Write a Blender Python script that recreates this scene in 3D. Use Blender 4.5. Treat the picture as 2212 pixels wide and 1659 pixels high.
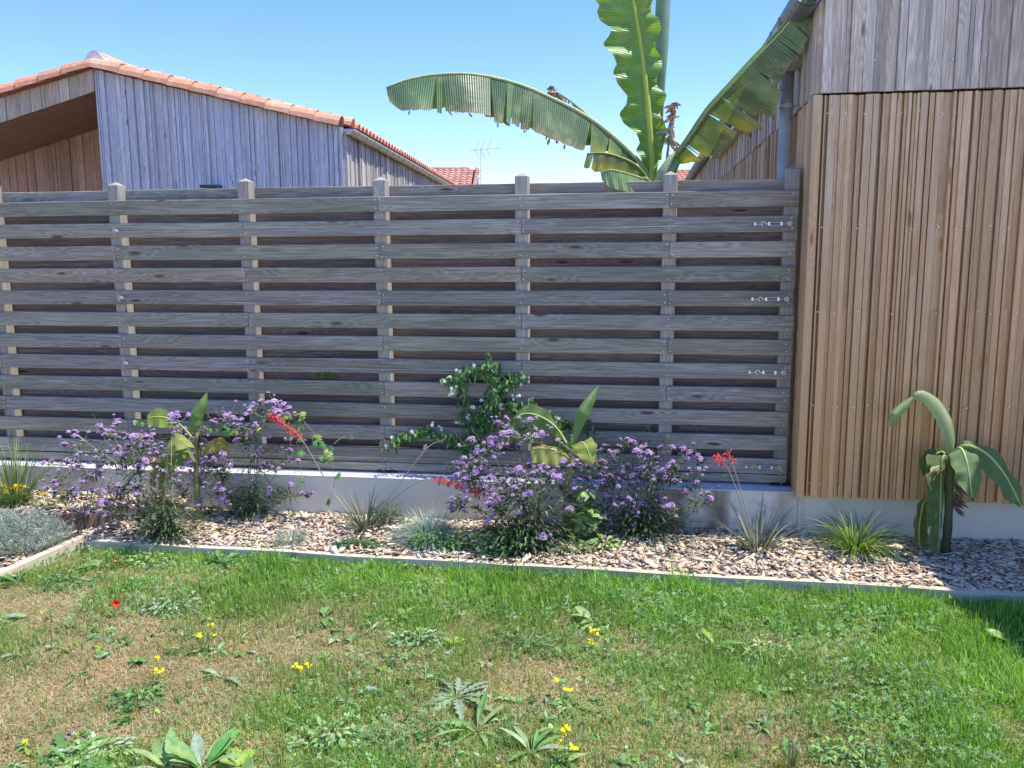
import bpy, math, random
import numpy as np
from mathutils import Vector, Matrix, Quaternion
R = math.radians
random.seed(7); rng = np.random.default_rng(11)
for o in list(bpy.data.objects): bpy.data.objects.remove(o)
sc = bpy.context.scene
COL = sc.collection

# ---------------------------------------------------------------- camera
FPX, PITCH, ROLL, THETA, DIST, EYE = 1866.87, R(8.893), R(-0.373), R(8.687), 5.249, 1.70
cF = Vector((0, math.cos(PITCH), -math.sin(PITCH))); cU = Vector((0, math.sin(PITCH), math.cos(PITCH))); cR = Vector((1, 0, 0))
cR2 = cR*math.cos(ROLL) + cU*math.sin(ROLL); cU2 = -cR*math.sin(ROLL) + cU*math.cos(ROLL)
cam = bpy.data.cameras.new('camera'); co = bpy.data.objects.new('camera', cam); COL.objects.link(co)
m = Matrix((( cR2.x, cU2.x, -cF.x, 0), (cR2.y, cU2.y, -cF.y, 0), (cR2.z, cU2.z, -cF.z, EYE), (0, 0, 0, 1)))
co.matrix_world = m
cam.sensor_width = 36; cam.lens = 36*FPX/2212; cam.clip_start = .05; cam.clip_end = 3000
sc.camera = co
sc.render.resolution_x, sc.render.resolution_y = 1024, 768

# ---------------------------------------------------------------- light
SUN_AZ, SUN_EL = R(-7.4), R(65)     # azimuth from +X towards +Y
w = bpy.data.worlds.new('World'); sc.world = w; w.use_nodes = True
nt = w.node_tree; bg = nt.nodes['Background']
sky = nt.nodes.new('ShaderNodeTexSky'); sky.sky_type = 'NISHITA'; sky.sun_disc = False
sky.sun_elevation = SUN_EL; sky.sun_rotation = R(90) - SUN_AZ
sky.air_density = 1.0; sky.dust_density = .05; sky.ozone_density = 3.0; sky.altitude = 1200
hs = nt.nodes.new('ShaderNodeHueSaturation'); hs.inputs['Saturation'].default_value = 1.2; nt.links.new(sky.outputs[0], hs.inputs['Color']); tint = nt.nodes.new('ShaderNodeMix'); tint.data_type = 'RGBA'; tint.blend_type = 'MULTIPLY'; tint.inputs[0].default_value = 1; tint.inputs[7].default_value = (.90, .83, 1.06, 1); nt.links.new(hs.outputs[0], tint.inputs[6]); nt.links.new(tint.outputs[2], bg.inputs[0]); bg.inputs[1].default_value = .15
sl = bpy.data.lights.new('sun', 'SUN'); sl.energy = 3.4; sl.angle = R(.53); sl.color = (1, .955, .88)
so = bpy.data.objects.new('sun', sl); COL.objects.link(so)
sd = Vector((math.cos(SUN_AZ)*math.cos(SUN_EL), math.sin(SUN_AZ)*math.cos(SUN_EL), math.sin(SUN_EL)))
so.rotation_euler = sd.to_track_quat('Z', 'Y').to_euler(); so.location = (0, 0, 20)
vs = sc.view_settings; vs.view_transform = 'Standard'; vs.look = 'None'; vs.gamma = 1; vs.exposure = 1.03; vs.use_curve_mapping = False
sc.render.engine = 'CYCLES'
sc.cycles.max_bounces = 6; sc.cycles.diffuse_bounces = 3; sc.cycles.transparent_max_bounces = 4

# ---------------------------------------------------------------- places in the garden
CAMP = Vector((0, 0, EYE))
def ray(x, y): return cF*FPX + cR2*(x-1106) - cU2*(y-829.5)
def at_z(x, y, z): v = ray(x, y); return CAMP + v*((z-EYE)/v.z)
def at_depth(x, y, Y): v = ray(x, y); return CAMP + v*(Y/v.y)
def hit(x, y, p0, n):
    v = ray(x, y); return CAMP + v*((Vector(p0)-CAMP).dot(n)/v.dot(n))
FU = Vector((math.cos(THETA), -math.sin(THETA), 0)); FN = Vector((-math.sin(THETA), -math.cos(THETA), 0)); FO = Vector((0, DIST, 0))
def W(u, v, z): return FO + FU*u + FN*v + Vector((0, 0, z))         # along the fence, towards the garden, up
def on_fence(x, y, v): return hit(x, y, FO + FN*v, FN)
def uz(x, y, v):
    p = on_fence(x, y, v); return (p-FO).dot(FU), p.z
def to_uv(p): d = Vector((p.x, p.y, 0))-FO; return d.dot(FU), d.dot(FN)

# ---------------------------------------------------------------- objects
def put(o, parent):
    COL.objects.link(o)
    if parent is not None: o.parent = parent
    return o
def tag(o, label=None, cat=None, group=None, kind=None):
    if label: o['label'] = label
    if cat: o['category'] = cat
    if group: o['group'] = group
    if kind: o['kind'] = kind
    return o
def thing(name, label, cat, loc=(0, 0, 0), rz=0, group=None):
    o = bpy.data.objects.new(name, None); o.location = loc; o.rotation_euler = (0, 0, rz); o.empty_display_size = .1
    COL.objects.link(o); return tag(o, label, cat, group)

class MB:
    """collects geometry in the local frame of its parent"""
    def __init__(s): s.v = []; s.f = []; s.c = []; s.mi = []; s.uv = []; s.cur = (1, 1, 1, 0); s.m = 0
    def add(s, vs_, fs, c=None, uvs=None):
        b = len(s.v); s.v += [tuple(p) for p in vs_]
        c = c if c is not None else s.cur
        if c and isinstance(c[0], (tuple, list)): s.c += list(c)
        else: s.c += [c]*len(vs_)
        s.uv += uvs if uvs else [(0, 0)]*len(vs_)
        s.f += [tuple(b+i for i in f) for f in fs]; s.mi += [s.m]*len(fs)
    def box(s, x0, x1, y0, y1, z0, z1, c=None):
        s.add([(x0,y0,z0),(x1,y0,z0),(x1,y1,z0),(x0,y1,z0),(x0,y0,z1),(x1,y0,z1),(x1,y1,z1),(x0,y1,z1)],
              [(0,3,2,1),(4,5,6,7),(0,1,5,4),(1,2,6,5),(2,3,7,6),(3,0,4,7)], c)
    def tube(s, pts, r, n=6, c=None, cap=True):
        pts = [Vector(p) for p in pts]; k = len(pts)
        if not isinstance(r, (list, tuple)): r = [r]*k
        ref = Vector((0, 0, 1)); V = []; prev = None
        for i, p in enumerate(pts):
            t = (pts[min(i+1, k-1)]-pts[max(i-1, 0)]); t = t.normalized() if t.length > 1e-9 else Vector((0, 0, 1))
            if prev is None:
                a = t.cross(ref if abs(t.z) < .9 else Vector((1, 0, 0))).normalized()
            else:
                a = (prev - t*prev.dot(t)); a = a.normalized() if a.length > 1e-6 else t.orthogonal().normalized()
            prev = a; b = t.cross(a)
            V += [p + (a*math.cos(2*math.pi*j/n)+b*math.sin(2*math.pi*j/n))*r[i] for j in range(n)]
        F = [(i*n+j, i*n+(j+1) % n, (i+1)*n+(j+1) % n, (i+1)*n+j) for i in range(k-1) for j in range(n)]
        if cap: F += [tuple(range(n-1, -1, -1)), tuple((k-1)*n+j for j in range(n))]
        if c and isinstance(c[0], (tuple, list)): c = [c[i] for i in range(k) for j in range(n)]
        s.add(V, F, c)
    def leaf(s, base, d, up, L, Wd, bend=.3, fold=.25, seg=4, c=None, prof=None, lobes=0, tip=None):
        """simple leaf: midrib curve + two sides"""
        d = Vector(d).normalized(); up = Vector(up); side = d.cross(up)
        side = side.normalized() if side.length > 1e-6 else d.orthogonal().normalized(); nn = side.cross(d).normalized()
        V = []; C = []
        c = c or s.cur
        for i in range(seg+1):
            t = i/seg
            ang = bend*t
            p = Vector(base) + d*(L*t*math.cos(ang*.6)) - nn*(L*t*math.sin(ang))*1.0
            wd = prof(t) if prof else math.sin(math.pi*min(1, t*.92+.06))**.8
            if lobes and i % 2: wd *= (1-lobes)
            wd *= Wd*.5
            V += [p - side*wd + nn*fold*wd, p, p + side*wd + nn*fold*wd]
            C += [c, (c[0]*1.15, c[1]*1.12, c[2]*1.1, c[3]), c] if tip is None else [tuple(c[q]*(1-t*t)+tip[q]*t*t for q in range(4))]*3
        F = []
        for i in range(seg):
            a = i*3; F += [(a, a+1, a+4, a+3), (a+1, a+2, a+5, a+4)]
        s.add(V, F, C)
    def blade(s, pts, wd, side, c=None):
        """narrow ribbon; wd list"""
        k = len(pts); side = Vector(side); V = []
        for p, q in zip(pts, wd): V += [Vector(p)-side*q*.5, Vector(p)+side*q*.5]
        if c and isinstance(c[0], (tuple, list)): c = [c[i] for i in range(k) for j in (0, 1)]
        s.add(V, [(2*i, 2*i+1, 2*i+3, 2*i+2) for i in range(k-1)], c)
    def build(s, name, mat, parent=None, smooth=False, loc=None, rz=None):
        me = bpy.data.meshes.new(name); me.from_pydata(s.v, [], s.f); 
        at = me.attributes.new('tone', 'FLOAT_COLOR', 'POINT')
        at.data.foreach_set('color', np.array([(*c[:3], c[3] if len(c) > 3 else 0) for c in s.c], dtype=np.float32).ravel())
        uvl = me.uv_layers.new(name='uv'); idx = np.zeros(len(me.loops), dtype=np.int32); me.loops.foreach_get('vertex_index', idx)
        uvl.data.foreach_set('uv', np.array(s.uv, dtype=np.float32)[idx].ravel())
        for mm in (mat if isinstance(mat, (list, tuple)) else [mat]): me.materials.append(mm)
        me.polygons.foreach_set('material_index', s.mi)
        if smooth: me.polygons.foreach_set('use_smooth', [True]*len(me.polygons))
        me.update(); o = bpy.data.objects.new(name, me)
        if loc is not None: o.location = loc
        if rz is not None: o.rotation_euler = (0, 0, rz)
        return put(o, parent)

def np_mesh(name, V, F, mat, C=None, smooth=False, parent=None):
    """V (n,3), F (m,k) numpy"""
    me = bpy.data.meshes.new(name); n, mm, k = len(V), len(F), F.shape[1]
    me.vertices.add(n); me.vertices.foreach_set('co', V.astype(np.float32).ravel())
    me.loops.add(mm*k); me.loops.foreach_set('vertex_index', F.astype(np.int32).ravel())
    me.polygons.add(mm); me.polygons.foreach_set('loop_start', np.arange(0, mm*k, k, dtype=np.int32)); me.polygons.foreach_set('loop_total', np.full(mm, k, dtype=np.int32))
    if smooth: me.polygons.foreach_set('use_smooth', np.ones(mm, dtype=bool))
    if C is not None:
        at = me.attributes.new('tone', 'FLOAT_COLOR', 'POINT'); at.data.foreach_set('color', C.astype(np.float32).ravel())
    me.materials.append(mat); me.update(calc_edges=True); me.validate()
    return put(bpy.data.objects.new(name, me), parent)

def spline(P, n):
    """Catmull-Rom through P, n+1 samples"""
    P = [Vector(p) for p in P]; k = len(P)-1; out = []
    for i in range(n+1):
        t = i/n*k; a = min(int(t), k-1); t -= a
        p0 = P[a-1] if a > 0 else P[a]*2-P[a+1]; p1 = P[a]; p2 = P[a+1]; p3 = P[a+2] if a+2 <= k else P[a+1]*2-P[a]
        out.append(.5*((2*p1)+(p2-p0)*t+(2*p0-5*p1+4*p2-p3)*t*t+(3*p1-p0-3*p2+p3)*t**3))
    return out
def lerp_list(L, t):
    x = t*(len(L)-1); a = min(int(x), len(L)-2); f = x-a
    if isinstance(L[0], (int, float)): return L[a]*(1-f)+L[a+1]*f
    return Vector(L[a])*(1-f)+Vector(L[a+1])*f
def mixc(a, b, t): return tuple(a[i]*(1-t)+b[i]*t for i in range(3))+(a[3] if len(a) > 3 else 0,)
def jit(c, k=.15):
    q = 1+random.uniform(-k, k); return (c[0]*q*(1+random.uniform(-k, k)*.4), c[1]*q, c[2]*q*(1+random.uniform(-k, k)*.4), random.random())
# smooth value noise on numpy arrays
_tab = rng.random((256, 256))
def vnoise(x, y):
    x = np.asarray(x, float); y = np.asarray(y, float); xi = np.floor(x).astype(int); yi = np.floor(y).astype(int); fx = x-xi; fy = y-yi
    fx = fx*fx*(3-2*fx); fy = fy*fy*(3-2*fy); g = lambda a, b: _tab[a & 255, b & 255]
    return (g(xi, yi)*(1-fx)+g(xi+1, yi)*fx)*(1-fy)+(g(xi, yi+1)*(1-fx)+g(xi+1, yi+1)*fx)*fy
def fbm(x, y, o=3): return sum(vnoise(x*2**i+17*i, y*2**i+5*i)*.5**i for i in range(o))/sum(.5**i for i in range(o))

# ---------------------------------------------------------------- materials
class NT:
    def __init__(s, name):
        s.m = bpy.data.materials.new(name); s.m.use_nodes = True; s.t = s.m.node_tree; s.n = s.t.nodes; s.b = s.n['Principled BSDF']; s.out = s.n['Material Output']
    def N(s, typ, **kw):
        q = s.n.new('ShaderNode'+typ)
        for k, v in kw.items(): setattr(q, k, v)
        return q
    def L(s, a, b): s.t.links.new(a, b)
    def S(s, sock, v):
        if hasattr(v, 'default_value') or hasattr(v, 'links'): s.L(v, sock)
        else: sock.default_value = v
    def math(s, op, a, b=0, clamp=False):
        q = s.N('Math', operation=op, use_clamp=clamp); s.S(q.inputs[0], a); s.S(q.inputs[1], b); return q.outputs[0]
    def mix(s, a, b, f, blend='MIX'):
        q = s.N('Mix', data_type='RGBA', blend_type=blend); s.S(q.inputs[0], f); s.S(q.inputs[6], a); s.S(q.inputs[7], b); return q.outputs[2]
    def noise(s, vec, scale, detail=3, rough=.5, dist=0):
        q = s.N('TexNoise'); s.S(q.inputs['Vector'], vec); q.inputs['Scale'].default_value = scale; q.inputs['Detail'].default_value = detail
        q.inputs['Roughness'].default_value = rough; q.inputs['Distortion'].default_value = dist; return q.outputs[0]
    def ramp(s, f, stops):
        q = s.N('ValToRGB'); s.S(q.inputs[0], f); e = q.color_ramp.elements
        for i, (p, c) in enumerate(stops):
            el = e[i] if i < 2 else e.new(p)
            el.position = p; el.color = (*c[:3], 1)
        return q.outputs[0]
    def mapr(s, f, a, b, c=0, d=1):
        q = s.N('MapRange'); s.S(q.inputs[0], f); q.inputs[1].default_value = a; q.inputs[2].default_value = b; q.inputs[3].default_value = c; q.inputs[4].default_value = d; return q.outputs[0]
    def vmul(s, v, k):
        q = s.N('VectorMath', operation='MULTIPLY'); s.S(q.inputs[0], v); s.S(q.inputs[1], k); return q.outputs[0]
    def vadd(s, v, k):
        q = s.N('VectorMath', operation='ADD'); s.S(q.inputs[0], v); s.S(q.inputs[1], k); return q.outputs[0]
    def bump(s, h, dist, strength=1):
        q = s.N('Bump'); s.S(q.inputs['Height'], h); q.inputs['Distance'].default_value = dist; q.inputs['Strength'].default_value = strength
        s.L(q.outputs[0], s.b.inputs['Normal']); return q
    def set(s, col=None, rough=None, spec=None, metal=None):
        if col is not None: s.S(s.b.inputs['Base Color'], col if not isinstance(col, tuple) else (*col[:3], 1))
        if rough is not None: s.S(s.b.inputs['Roughness'], rough)
        if spec is not None: s.b.inputs['Specular IOR Level'].default_value = spec
        if metal is not None: s.b.inputs['Metallic'].default_value = metal
    def tone(s):
        q = s.N('Attribute', attribute_name='tone'); return q.outputs['Color'], q.outputs['Alpha']
    def obj(s): return s.N('TexCoord').outputs['Object']

def mat_plain(name, col, rough=.6, metal=0, spec=.5, nscale=30, var=.15, bump=0, tone=False):
    t = NT(name); o = t.obj(); f = t.noise(o, nscale, 4)
    c = t.mix((*[x*(1-var) for x in col], 1), (*[min(1, x*(1+var)) for x in col], 1), t.mapr(f, .3, .7))
    if tone: c = t.mix(c, t.tone()[0], 1, 'MULTIPLY')
    t.set(c, rough, spec, metal)
    if bump: t.bump(f, bump)
    return t.m

def mat_leaf(name, rough=.42, transl=.3, vein=0, nscale=25, var=.18, tcol=(1.3, 1.35, .5), spec=.45):
    """leaf colour comes from the 'tone' of each leaf; lets sunlight glow through"""
    t = NT(name); c, a = t.tone(); f = t.noise(t.obj(), nscale, 3)
    c = t.mix(c, t.mix((0, 0, 0, 1), c, 1-var), t.mapr(f, .35, .65))
    h = f
    if vein:
        uv = t.N('UVMap', uv_map='uv').outputs[0]
        q = t.N('TexWave', wave_type='BANDS', bands_direction='X', wave_profile='SIN'); t.L(uv, q.inputs['Vector']); q.inputs['Scale'].default_value = vein
        q.inputs['Distortion'].default_value = .6; q.inputs['Detail'].default_value = 2; q.inputs['Detail Scale'].default_value = .5
        h = q.outputs['Fac']; c = t.mix(c, t.mix(c, (1.0, 1.05, .8, 1), .12), h)
        n2 = t.noise(t.vmul(uv, (9, 2, 1)), 1.2, 3); c = t.mix(c, t.mix(c, (.55, .6, .25, 1), .25), t.mapr(n2, .5, .75))
        t.bump(h, .0022, .8)
    t.set(c, rough, spec)
    tr = t.N('BsdfTranslucent'); t.L(t.mix(c, (*tcol, 1), 1, 'MULTIPLY'), tr.inputs[0])
    ms = t.N('MixShader'); ms.inputs[0].default_value = transl; t.L(t.b.outputs[0], ms.inputs[1]); t.L(tr.outputs[0], ms.inputs[2]); t.L(ms.outputs[0], t.out.inputs[0])
    return t.m

def mat_board(name, ca, cb, cdark, axis=0, ring=1.0, rs=.42, bump=.0012, objrand=True, rough=.75, knots=True, warm=None):
    """weathered plank: grain runs along axis; rings sweep round knots"""
    t = NT(name); o = t.obj(); tc, ta = t.tone()
    r = t.N('ObjectInfo').outputs['Random'] if objrand else ta
    off = t.N('CombineXYZ'); 
    for i, k in enumerate((37., 11., 23.)): t.L(t.math('MULTIPLY', r, k), off.inputs[i])
    p = t.vadd(o, off.outputs[0])
    ks = [(2.2, 9, 9), None, (9, 9, 2.2)][axis]
    kv = t.N('TexVoronoi', feature='F1'); t.L(t.vmul(p, ks), kv.inputs['Vector']); kv.inputs['Scale'].default_value = 1
    kd = kv.outputs['Distance']
    kmask = t.math('MULTIPLY', t.mapr(kd, .40, .02), 1, True) if knots else 0.
    gs = [(.9, 20, 20), None, (20, 20, .9)][axis]
    n1 = t.noise(t.vmul(p, gs), 1, 4, .55, .4)
    g = t.math('ADD', t.math('MULTIPLY', n1, 9*ring), t.math('MULTIPLY', kmask, 3.0) if knots else 0)
    wv = t.math('SINE', t.math('MULTIPLY', g, 6.283)); ringf = t.mapr(wv, -1, 1)
    fs = [(3, 160, 160), None, (160, 160, 3)][axis]
    fib = t.noise(t.vmul(p, fs), 1, 3, .6)
    big = t.noise(t.vmul(p, [(1.1, 6, 6), None, (6, 6, 1.1)][axis]), 1, 3)
    c = t.mix((*ca, 1), (*cb, 1), t.mapr(big, .3, .7))
    c = t.mix(c, (*cdark, 1), t.math('MULTIPLY', ringf, rs))
    c = t.mix(c, t.mix(c, (1, 1, 1, 1), .35), t.mapr(fib, .55, .85))
    c = t.mix(c, t.mix(c, (0, 0, 0, 1), .35), t.mapr(fib, .42, .2))
    if knots:
        core = t.mapr(kd, .12, .06); c = t.mix(c, (cdark[0]*.7, cdark[1]*.6, cdark[2]*.55, 1), t.math('MULTIPLY', core, .85))
    if warm is not None:
        zz = t.N('SeparateXYZ'); t.L(o, zz.inputs[0]); zn = t.math('ADD', zz.outputs[2], t.math('MULTIPLY', big, .9))
        c = t.mix((*warm, 1), c, t.mapr(zn, .9, 3.0)) if False else t.mix(c, t.mix((*warm, 1), c, .25), t.mapr(zn, 3.3, .9))
    c = t.mix(c, tc, 1, 'MULTIPLY')
    t.set(c, rough, .3)
    t.bump(t.math('ADD', t.math('MULTIPLY', ringf, .5), fib), bump)
    return t.m
# ---------------------------------------------------------------- shared materials
M_BOARD = mat_board('weathered_board', (.265, .232, .172), (.38, .335, .25), (.085, .07, .055), rs=.45)
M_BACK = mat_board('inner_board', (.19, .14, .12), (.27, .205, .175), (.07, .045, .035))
M_POST = mat_board('post_wood', (.34, .305, .25), (.43, .385, .315), (.17, .14, .11), axis=2)
M_EDGE = mat_board('edging_wood', (.60, .50, .36), (.72, .61, .45), (.38, .29, .20))
M_RET = mat_board('retaining_wood', (.20, .13, .09), (.30, .20, .14), (.09, .055, .04), axis=2)
M_CLADB = mat_board('brown_cladding', (.57, .40, .235), (.72, .53, .34), (.24, .13, .075), axis=2, objrand=False, bump=.0016, rs=.3, warm=(.62, .315, .115))
M_CLADG = mat_board('grey_cladding', (.54, .44, .33), (.70, .58, .45), (.17, .135, .12), axis=2, objrand=False, bump=.0016)
M_CLADL = mat_board('lilac_grey_cladding', (.62, .60, .63), (.70, .68, .71), (.26, .24, .26), axis=2, objrand=False, bump=.003)
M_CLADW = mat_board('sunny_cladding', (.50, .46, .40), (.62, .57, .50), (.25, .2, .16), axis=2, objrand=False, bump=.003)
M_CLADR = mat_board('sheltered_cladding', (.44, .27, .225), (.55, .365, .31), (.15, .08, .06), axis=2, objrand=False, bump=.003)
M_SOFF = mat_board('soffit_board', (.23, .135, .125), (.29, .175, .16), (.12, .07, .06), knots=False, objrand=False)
M_DARK = mat_plain('dark_gap', (.03, .025, .025), .9)
M_ZINC = mat_plain('zinc', (.46, .44, .40), .45, metal=.35, nscale=14, var=.18)
M_ZINCD = mat_plain('dull_zinc', (.20, .21, .24), .5, metal=.6, nscale=14, var=.15)
M_STEEL = mat_plain('bright_steel', (.55, .56, .57), .35, metal=1, var=.05)
M_SCREW = mat_plain('screw_head', (.75, .75, .75), .35, metal=.6, var=.05)
M_BLACK = mat_plain('black_metal', (.03, .03, .033), .5)

def mat_concrete():
    t = NT('concrete'); o = t.obj(); a = t.noise(o, 2.2, 5, .6); b = t.noise(o, 45, 4, .6); st = t.noise(t.vmul(o, (2.6, 2.6, .35)), 1.3, 4, .6)
    c = t.mix((.62, .56, .42, 1), (.76, .69, .54, 1), t.mapr(a, .3, .7)); c = t.mix(c, (.74, .69, .58, 1), t.math('MULTIPLY', t.mapr(b, .5, .8), .4))
    tc, ta = t.tone()
    c = t.mix(c, (.21, .16, .115, 1), t.math('MULTIPLY', t.mapr(st, .44, .60), t.math('MULTIPLY', ta, .95)))
    c = t.mix(c, (.13, .13, .09, 1), t.math('MULTIPLY', t.mapr(t.noise(o, 9, 5, .7), .5, .66), t.math('MULTIPLY', ta, .55)))
    c = t.mix(c, tc, 1, 'MULTIPLY')
    pit = t.noise(o, 160, 2, .5); t.set(c, .9, .25); t.bump(t.math('ADD', t.math('MULTIPLY', a, .6), t.math('MULTIPLY', pit, .35)), .004); return t.m
M_CONC = mat_concrete()

def mat_tile(name, lo, hi):
    t = NT(name); o = t.obj(); tc, ta = t.tone(); n = t.noise(o, 14, 5, .6); n2 = t.noise(o, 2.5, 3)
    c = t.mix((*lo, 1), (*hi, 1), ta); c = t.mix(c, t.mix(c, (.75, .62, .52, 1), .5), t.mapr(n, .5, .75)); c = t.mix(c, t.mix(c, (.25, .12, .08, 1), .35), t.mapr(n2, .55, .75))
    t.set(c, .8, .25); t.bump(n, .003); return t.m
M_TILE = mat_tile('terracotta_tile', (.56, .25, .145), (.72, .38, .24))
M_TILEF = mat_tile('faded_terracotta', (.42, .19, .13), (.56, .28, .20))

# ---------------------------------------------------------------- ground
LAWN_Z = -.028
def mat_soil():
    t = NT('lawn_soil'); o = t.obj(); a = t.noise(o, 3, 5); b = t.noise(o, 90, 4)
    c = t.mix((.17, .17, .06, 1), (.30, .23, .13, 1), t.mapr(a, .35, .65)); c = t.mix(c, (.45, .37, .22, 1), t.math('MULTIPLY', t.mapr(b, .5, .75), .6))
    t.set(c, .95, .1); t.bump(b, .01); return t.m
M_SOIL = mat_soil()
g = MB(); S = 900
g.add([(-S, -S, 0), (S, -S, 0), (S, S, 0), (-S, S, 0)], [(0, 1, 2, 3)])
tag(g.build('ground', M_SOIL, loc=(0, 0, LAWN_Z-.012)), kind='structure')
M_BOUNCE = mat_plain('bounce_stone', (.66, .60, .52), .8, nscale=3, var=.1)  # unseen pale slabs, added to bounce warm sunlight onto the shaded fence
g = MB()
for i in range(24):
    for j in range(13): g.box(-9.6+i*.8, -9.6+i*.8+.792, 1.80-(j+1)*.8, 1.80-j*.8-.008, -.06, -.012)
tag(g.build('bounce_paving', M_BOUNCE), kind='structure')
# lawn: gently uneven sheet
nx, ny = 90, 60; X, Y = np.meshgrid(np.linspace(-5, 6, nx), np.linspace(1.8, 6.2, ny)); Z = LAWN_Z + (fbm(X*1.3+3, Y*1.3, 3)-.5)*.03
# the planting bed lies beyond the edging board: keep the sheet below it there
def v_of(X, Y): return (X*FN.x + (Y-DIST)*FN.y)
def u_of(X, Y): return (X*FU.x + (Y-DIST)*FU.y)
F = np.array([(j*nx+i, j*nx+i+1, (j+1)*nx+i+1, (j+1)*nx+i) for j in range(ny-1) for i in range(nx-1)])
EDGE_A = at_z(183, 1168, .03); EDGE_B = at_z(2212, 1284, .03)
def edge_y(X): return EDGE_A.y + (EDGE_B.y-EDGE_A.y)*(X-EDGE_A.x)/(EDGE_B.x-EDGE_A.x)
DG_A = at_z(0, 1240, .03); DG_B = at_z(247, 1131, .03); DG_C = DG_A*1 + (DG_A-DG_B).normalized()*1.4
def diag_y(X): return DG_A.y + (DG_B.y-DG_A.y)*(X-DG_A.x)/(DG_B.x-DG_A.x)
inbed = (Y > edge_y(X)+.06) | (Y > diag_y(X)+.06)
Z = np.where(inbed, LAWN_Z-.02, Z)
tag(np_mesh('lawn', np.stack([X.ravel(), Y.ravel(), Z.ravel()], 1), F, M_SOIL, smooth=True), kind='structure')

def mat_bed():
    t = NT('bed_soil'); o = t.obj(); b = t.noise(o, 60, 4); t.set(t.mix((.16, .11, .08, 1), (.34, .25, .19, 1), t.mapr(b, .35, .65)), .95, .1); t.bump(b, .01); return t.m
M_BED = mat_bed()
WALL_V = .15
BED_Z = .0
p0 = EDGE_A; p1 = EDGE_B + (EDGE_B-EDGE_A).normalized()*1.2
g = MB(); uA = to_uv(p0)[0]-.1; uB = to_uv(p1)[0]
q0 = W(uA, WALL_V-.05, 0); q1 = W(uB, WALL_V-.05, 0)
g.add([(p0.x, p0.y, BED_Z), (p1.x, p1.y, BED_Z), (q1.x, q1.y, BED_Z+.025), (q0.x, q0.y, BED_Z+.025)], [(0, 1, 2, 3)])
# left bed (lower, beyond the slanting board)
q2 = W(uA-2.6, WALL_V-.05, 0)
g.add([(DG_C.x, DG_C.y, -.012), (DG_B.x, DG_B.y, -.012), (q0.x, q0.y, -.012), (q2.x, q2.y, -.012)], [(0, 1, 2, 3)])
tag(g.build('planting_bed', M_BED), kind='structure')

# ---------------------------------------------------------------- edging boards (each lies by itself)
def edging(name, a, b, wd, ztop, zbot, label):
    d = (b-a); L = d.length; ang = math.atan2(d.y, d.x); g = MB()
    n = 24; prev = None
    for i in range(n):     # slightly wavy sawn board
        x0, x1 = L*i/n, L*(i+1)/n; z0 = ztop+.003*math.sin(i*.7); z1 = ztop+.003*math.sin((i+1)*.7)
        V = [(x0, 0, zbot), (x1, 0, zbot), (x1, wd, zbot), (x0, wd, zbot), (x0, 0, z0), (x1, 0, z1), (x1, wd, z1), (x0, wd, z0)]
        Fc = [(4, 5, 6, 7), (0, 1, 5, 4), (2, 3, 7, 6)] + ([(3, 0, 4, 7)] if i == 0 else []) + ([(1, 2, 6, 5)] if i == n-1 else [])
        g.add(V, Fc)
    o = g.build(name, M_EDGE, loc=(a.x, a.y, 0), rz=ang); return tag(o, label, 'edging board')
E1 = at_z(183, 1168, .03); E2 = at_z(1120, 1221, .03); E3 = EDGE_B + (EDGE_B-EDGE_A).normalized()*1.1
dd = (E3-E1).normalized()
edging('edging_board', E1, E1+dd*((E2-E1).length-.004), .045, .03, -.08, 'pale timber edging board along the lawn in front of the left banana and blue grass').__setitem__('group', 'timber edging around the bed')
edging('edging_board', E1+dd*(E2-E1).length, E3, .045, .03, -.08, 'long pale timber edging board along the lawn, from the purple flowers to the right edge').__setitem__('group', 'timber edging around the bed')
edging('edging_board', DG_C, DG_B+(DG_B-DG_A).normalized()*.25, .05, .032, -.08, 'slanting timber edging board beside the silver bush at the left').__setitem__('group', 'timber edging around the bed')

# raised mulch terrace at the far left with its short retaining wall
T1 = at_z(146, 1150, 0); T2 = at_z(240, 1139, 0); TZ = .115
td = (T2-T1); tn = Vector((td.y, -td.x, 0)).normalized()
g = MB(); L = td.length+.35
x = 0
while x < L:
    ww = random.uniform(.05, .075); g.box(x, x+ww-.003, -random.uniform(0, .008), .03, -.05, TZ+random.uniform(-.004, .006), jit((1, 1, 1), .2)); x += ww
x = -.003
while x > -2.6:
    ww = random.uniform(.05, .075); g.box(x-ww+.003, x, -random.uniform(0, .008), .03, -.05, TZ+random.uniform(-.004, .006), jit((1, 1, 1), .2)); x -= ww
tag(g.build('retaining_wall', M_RET, loc=(T1.x, T1.y, 0), rz=math.atan2(td.y, td.x)), 'short dark timber retaining wall holding up the mulch behind the silver bush', 'retaining wall')
TERR = [T1-td.normalized()*2.6, T1+td.normalized()*L, W(to_uv(T2)[0]+.35, WALL_V+.0, 0), W(-5.6, WALL_V, 0)]
g = MB(); g.add([(p.x, p.y+.02, TZ-.012) for p in TERR], [(0, 1, 2, 3)])
tag(g.build('mulch_terrace', M_BED), kind='structure')

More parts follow.
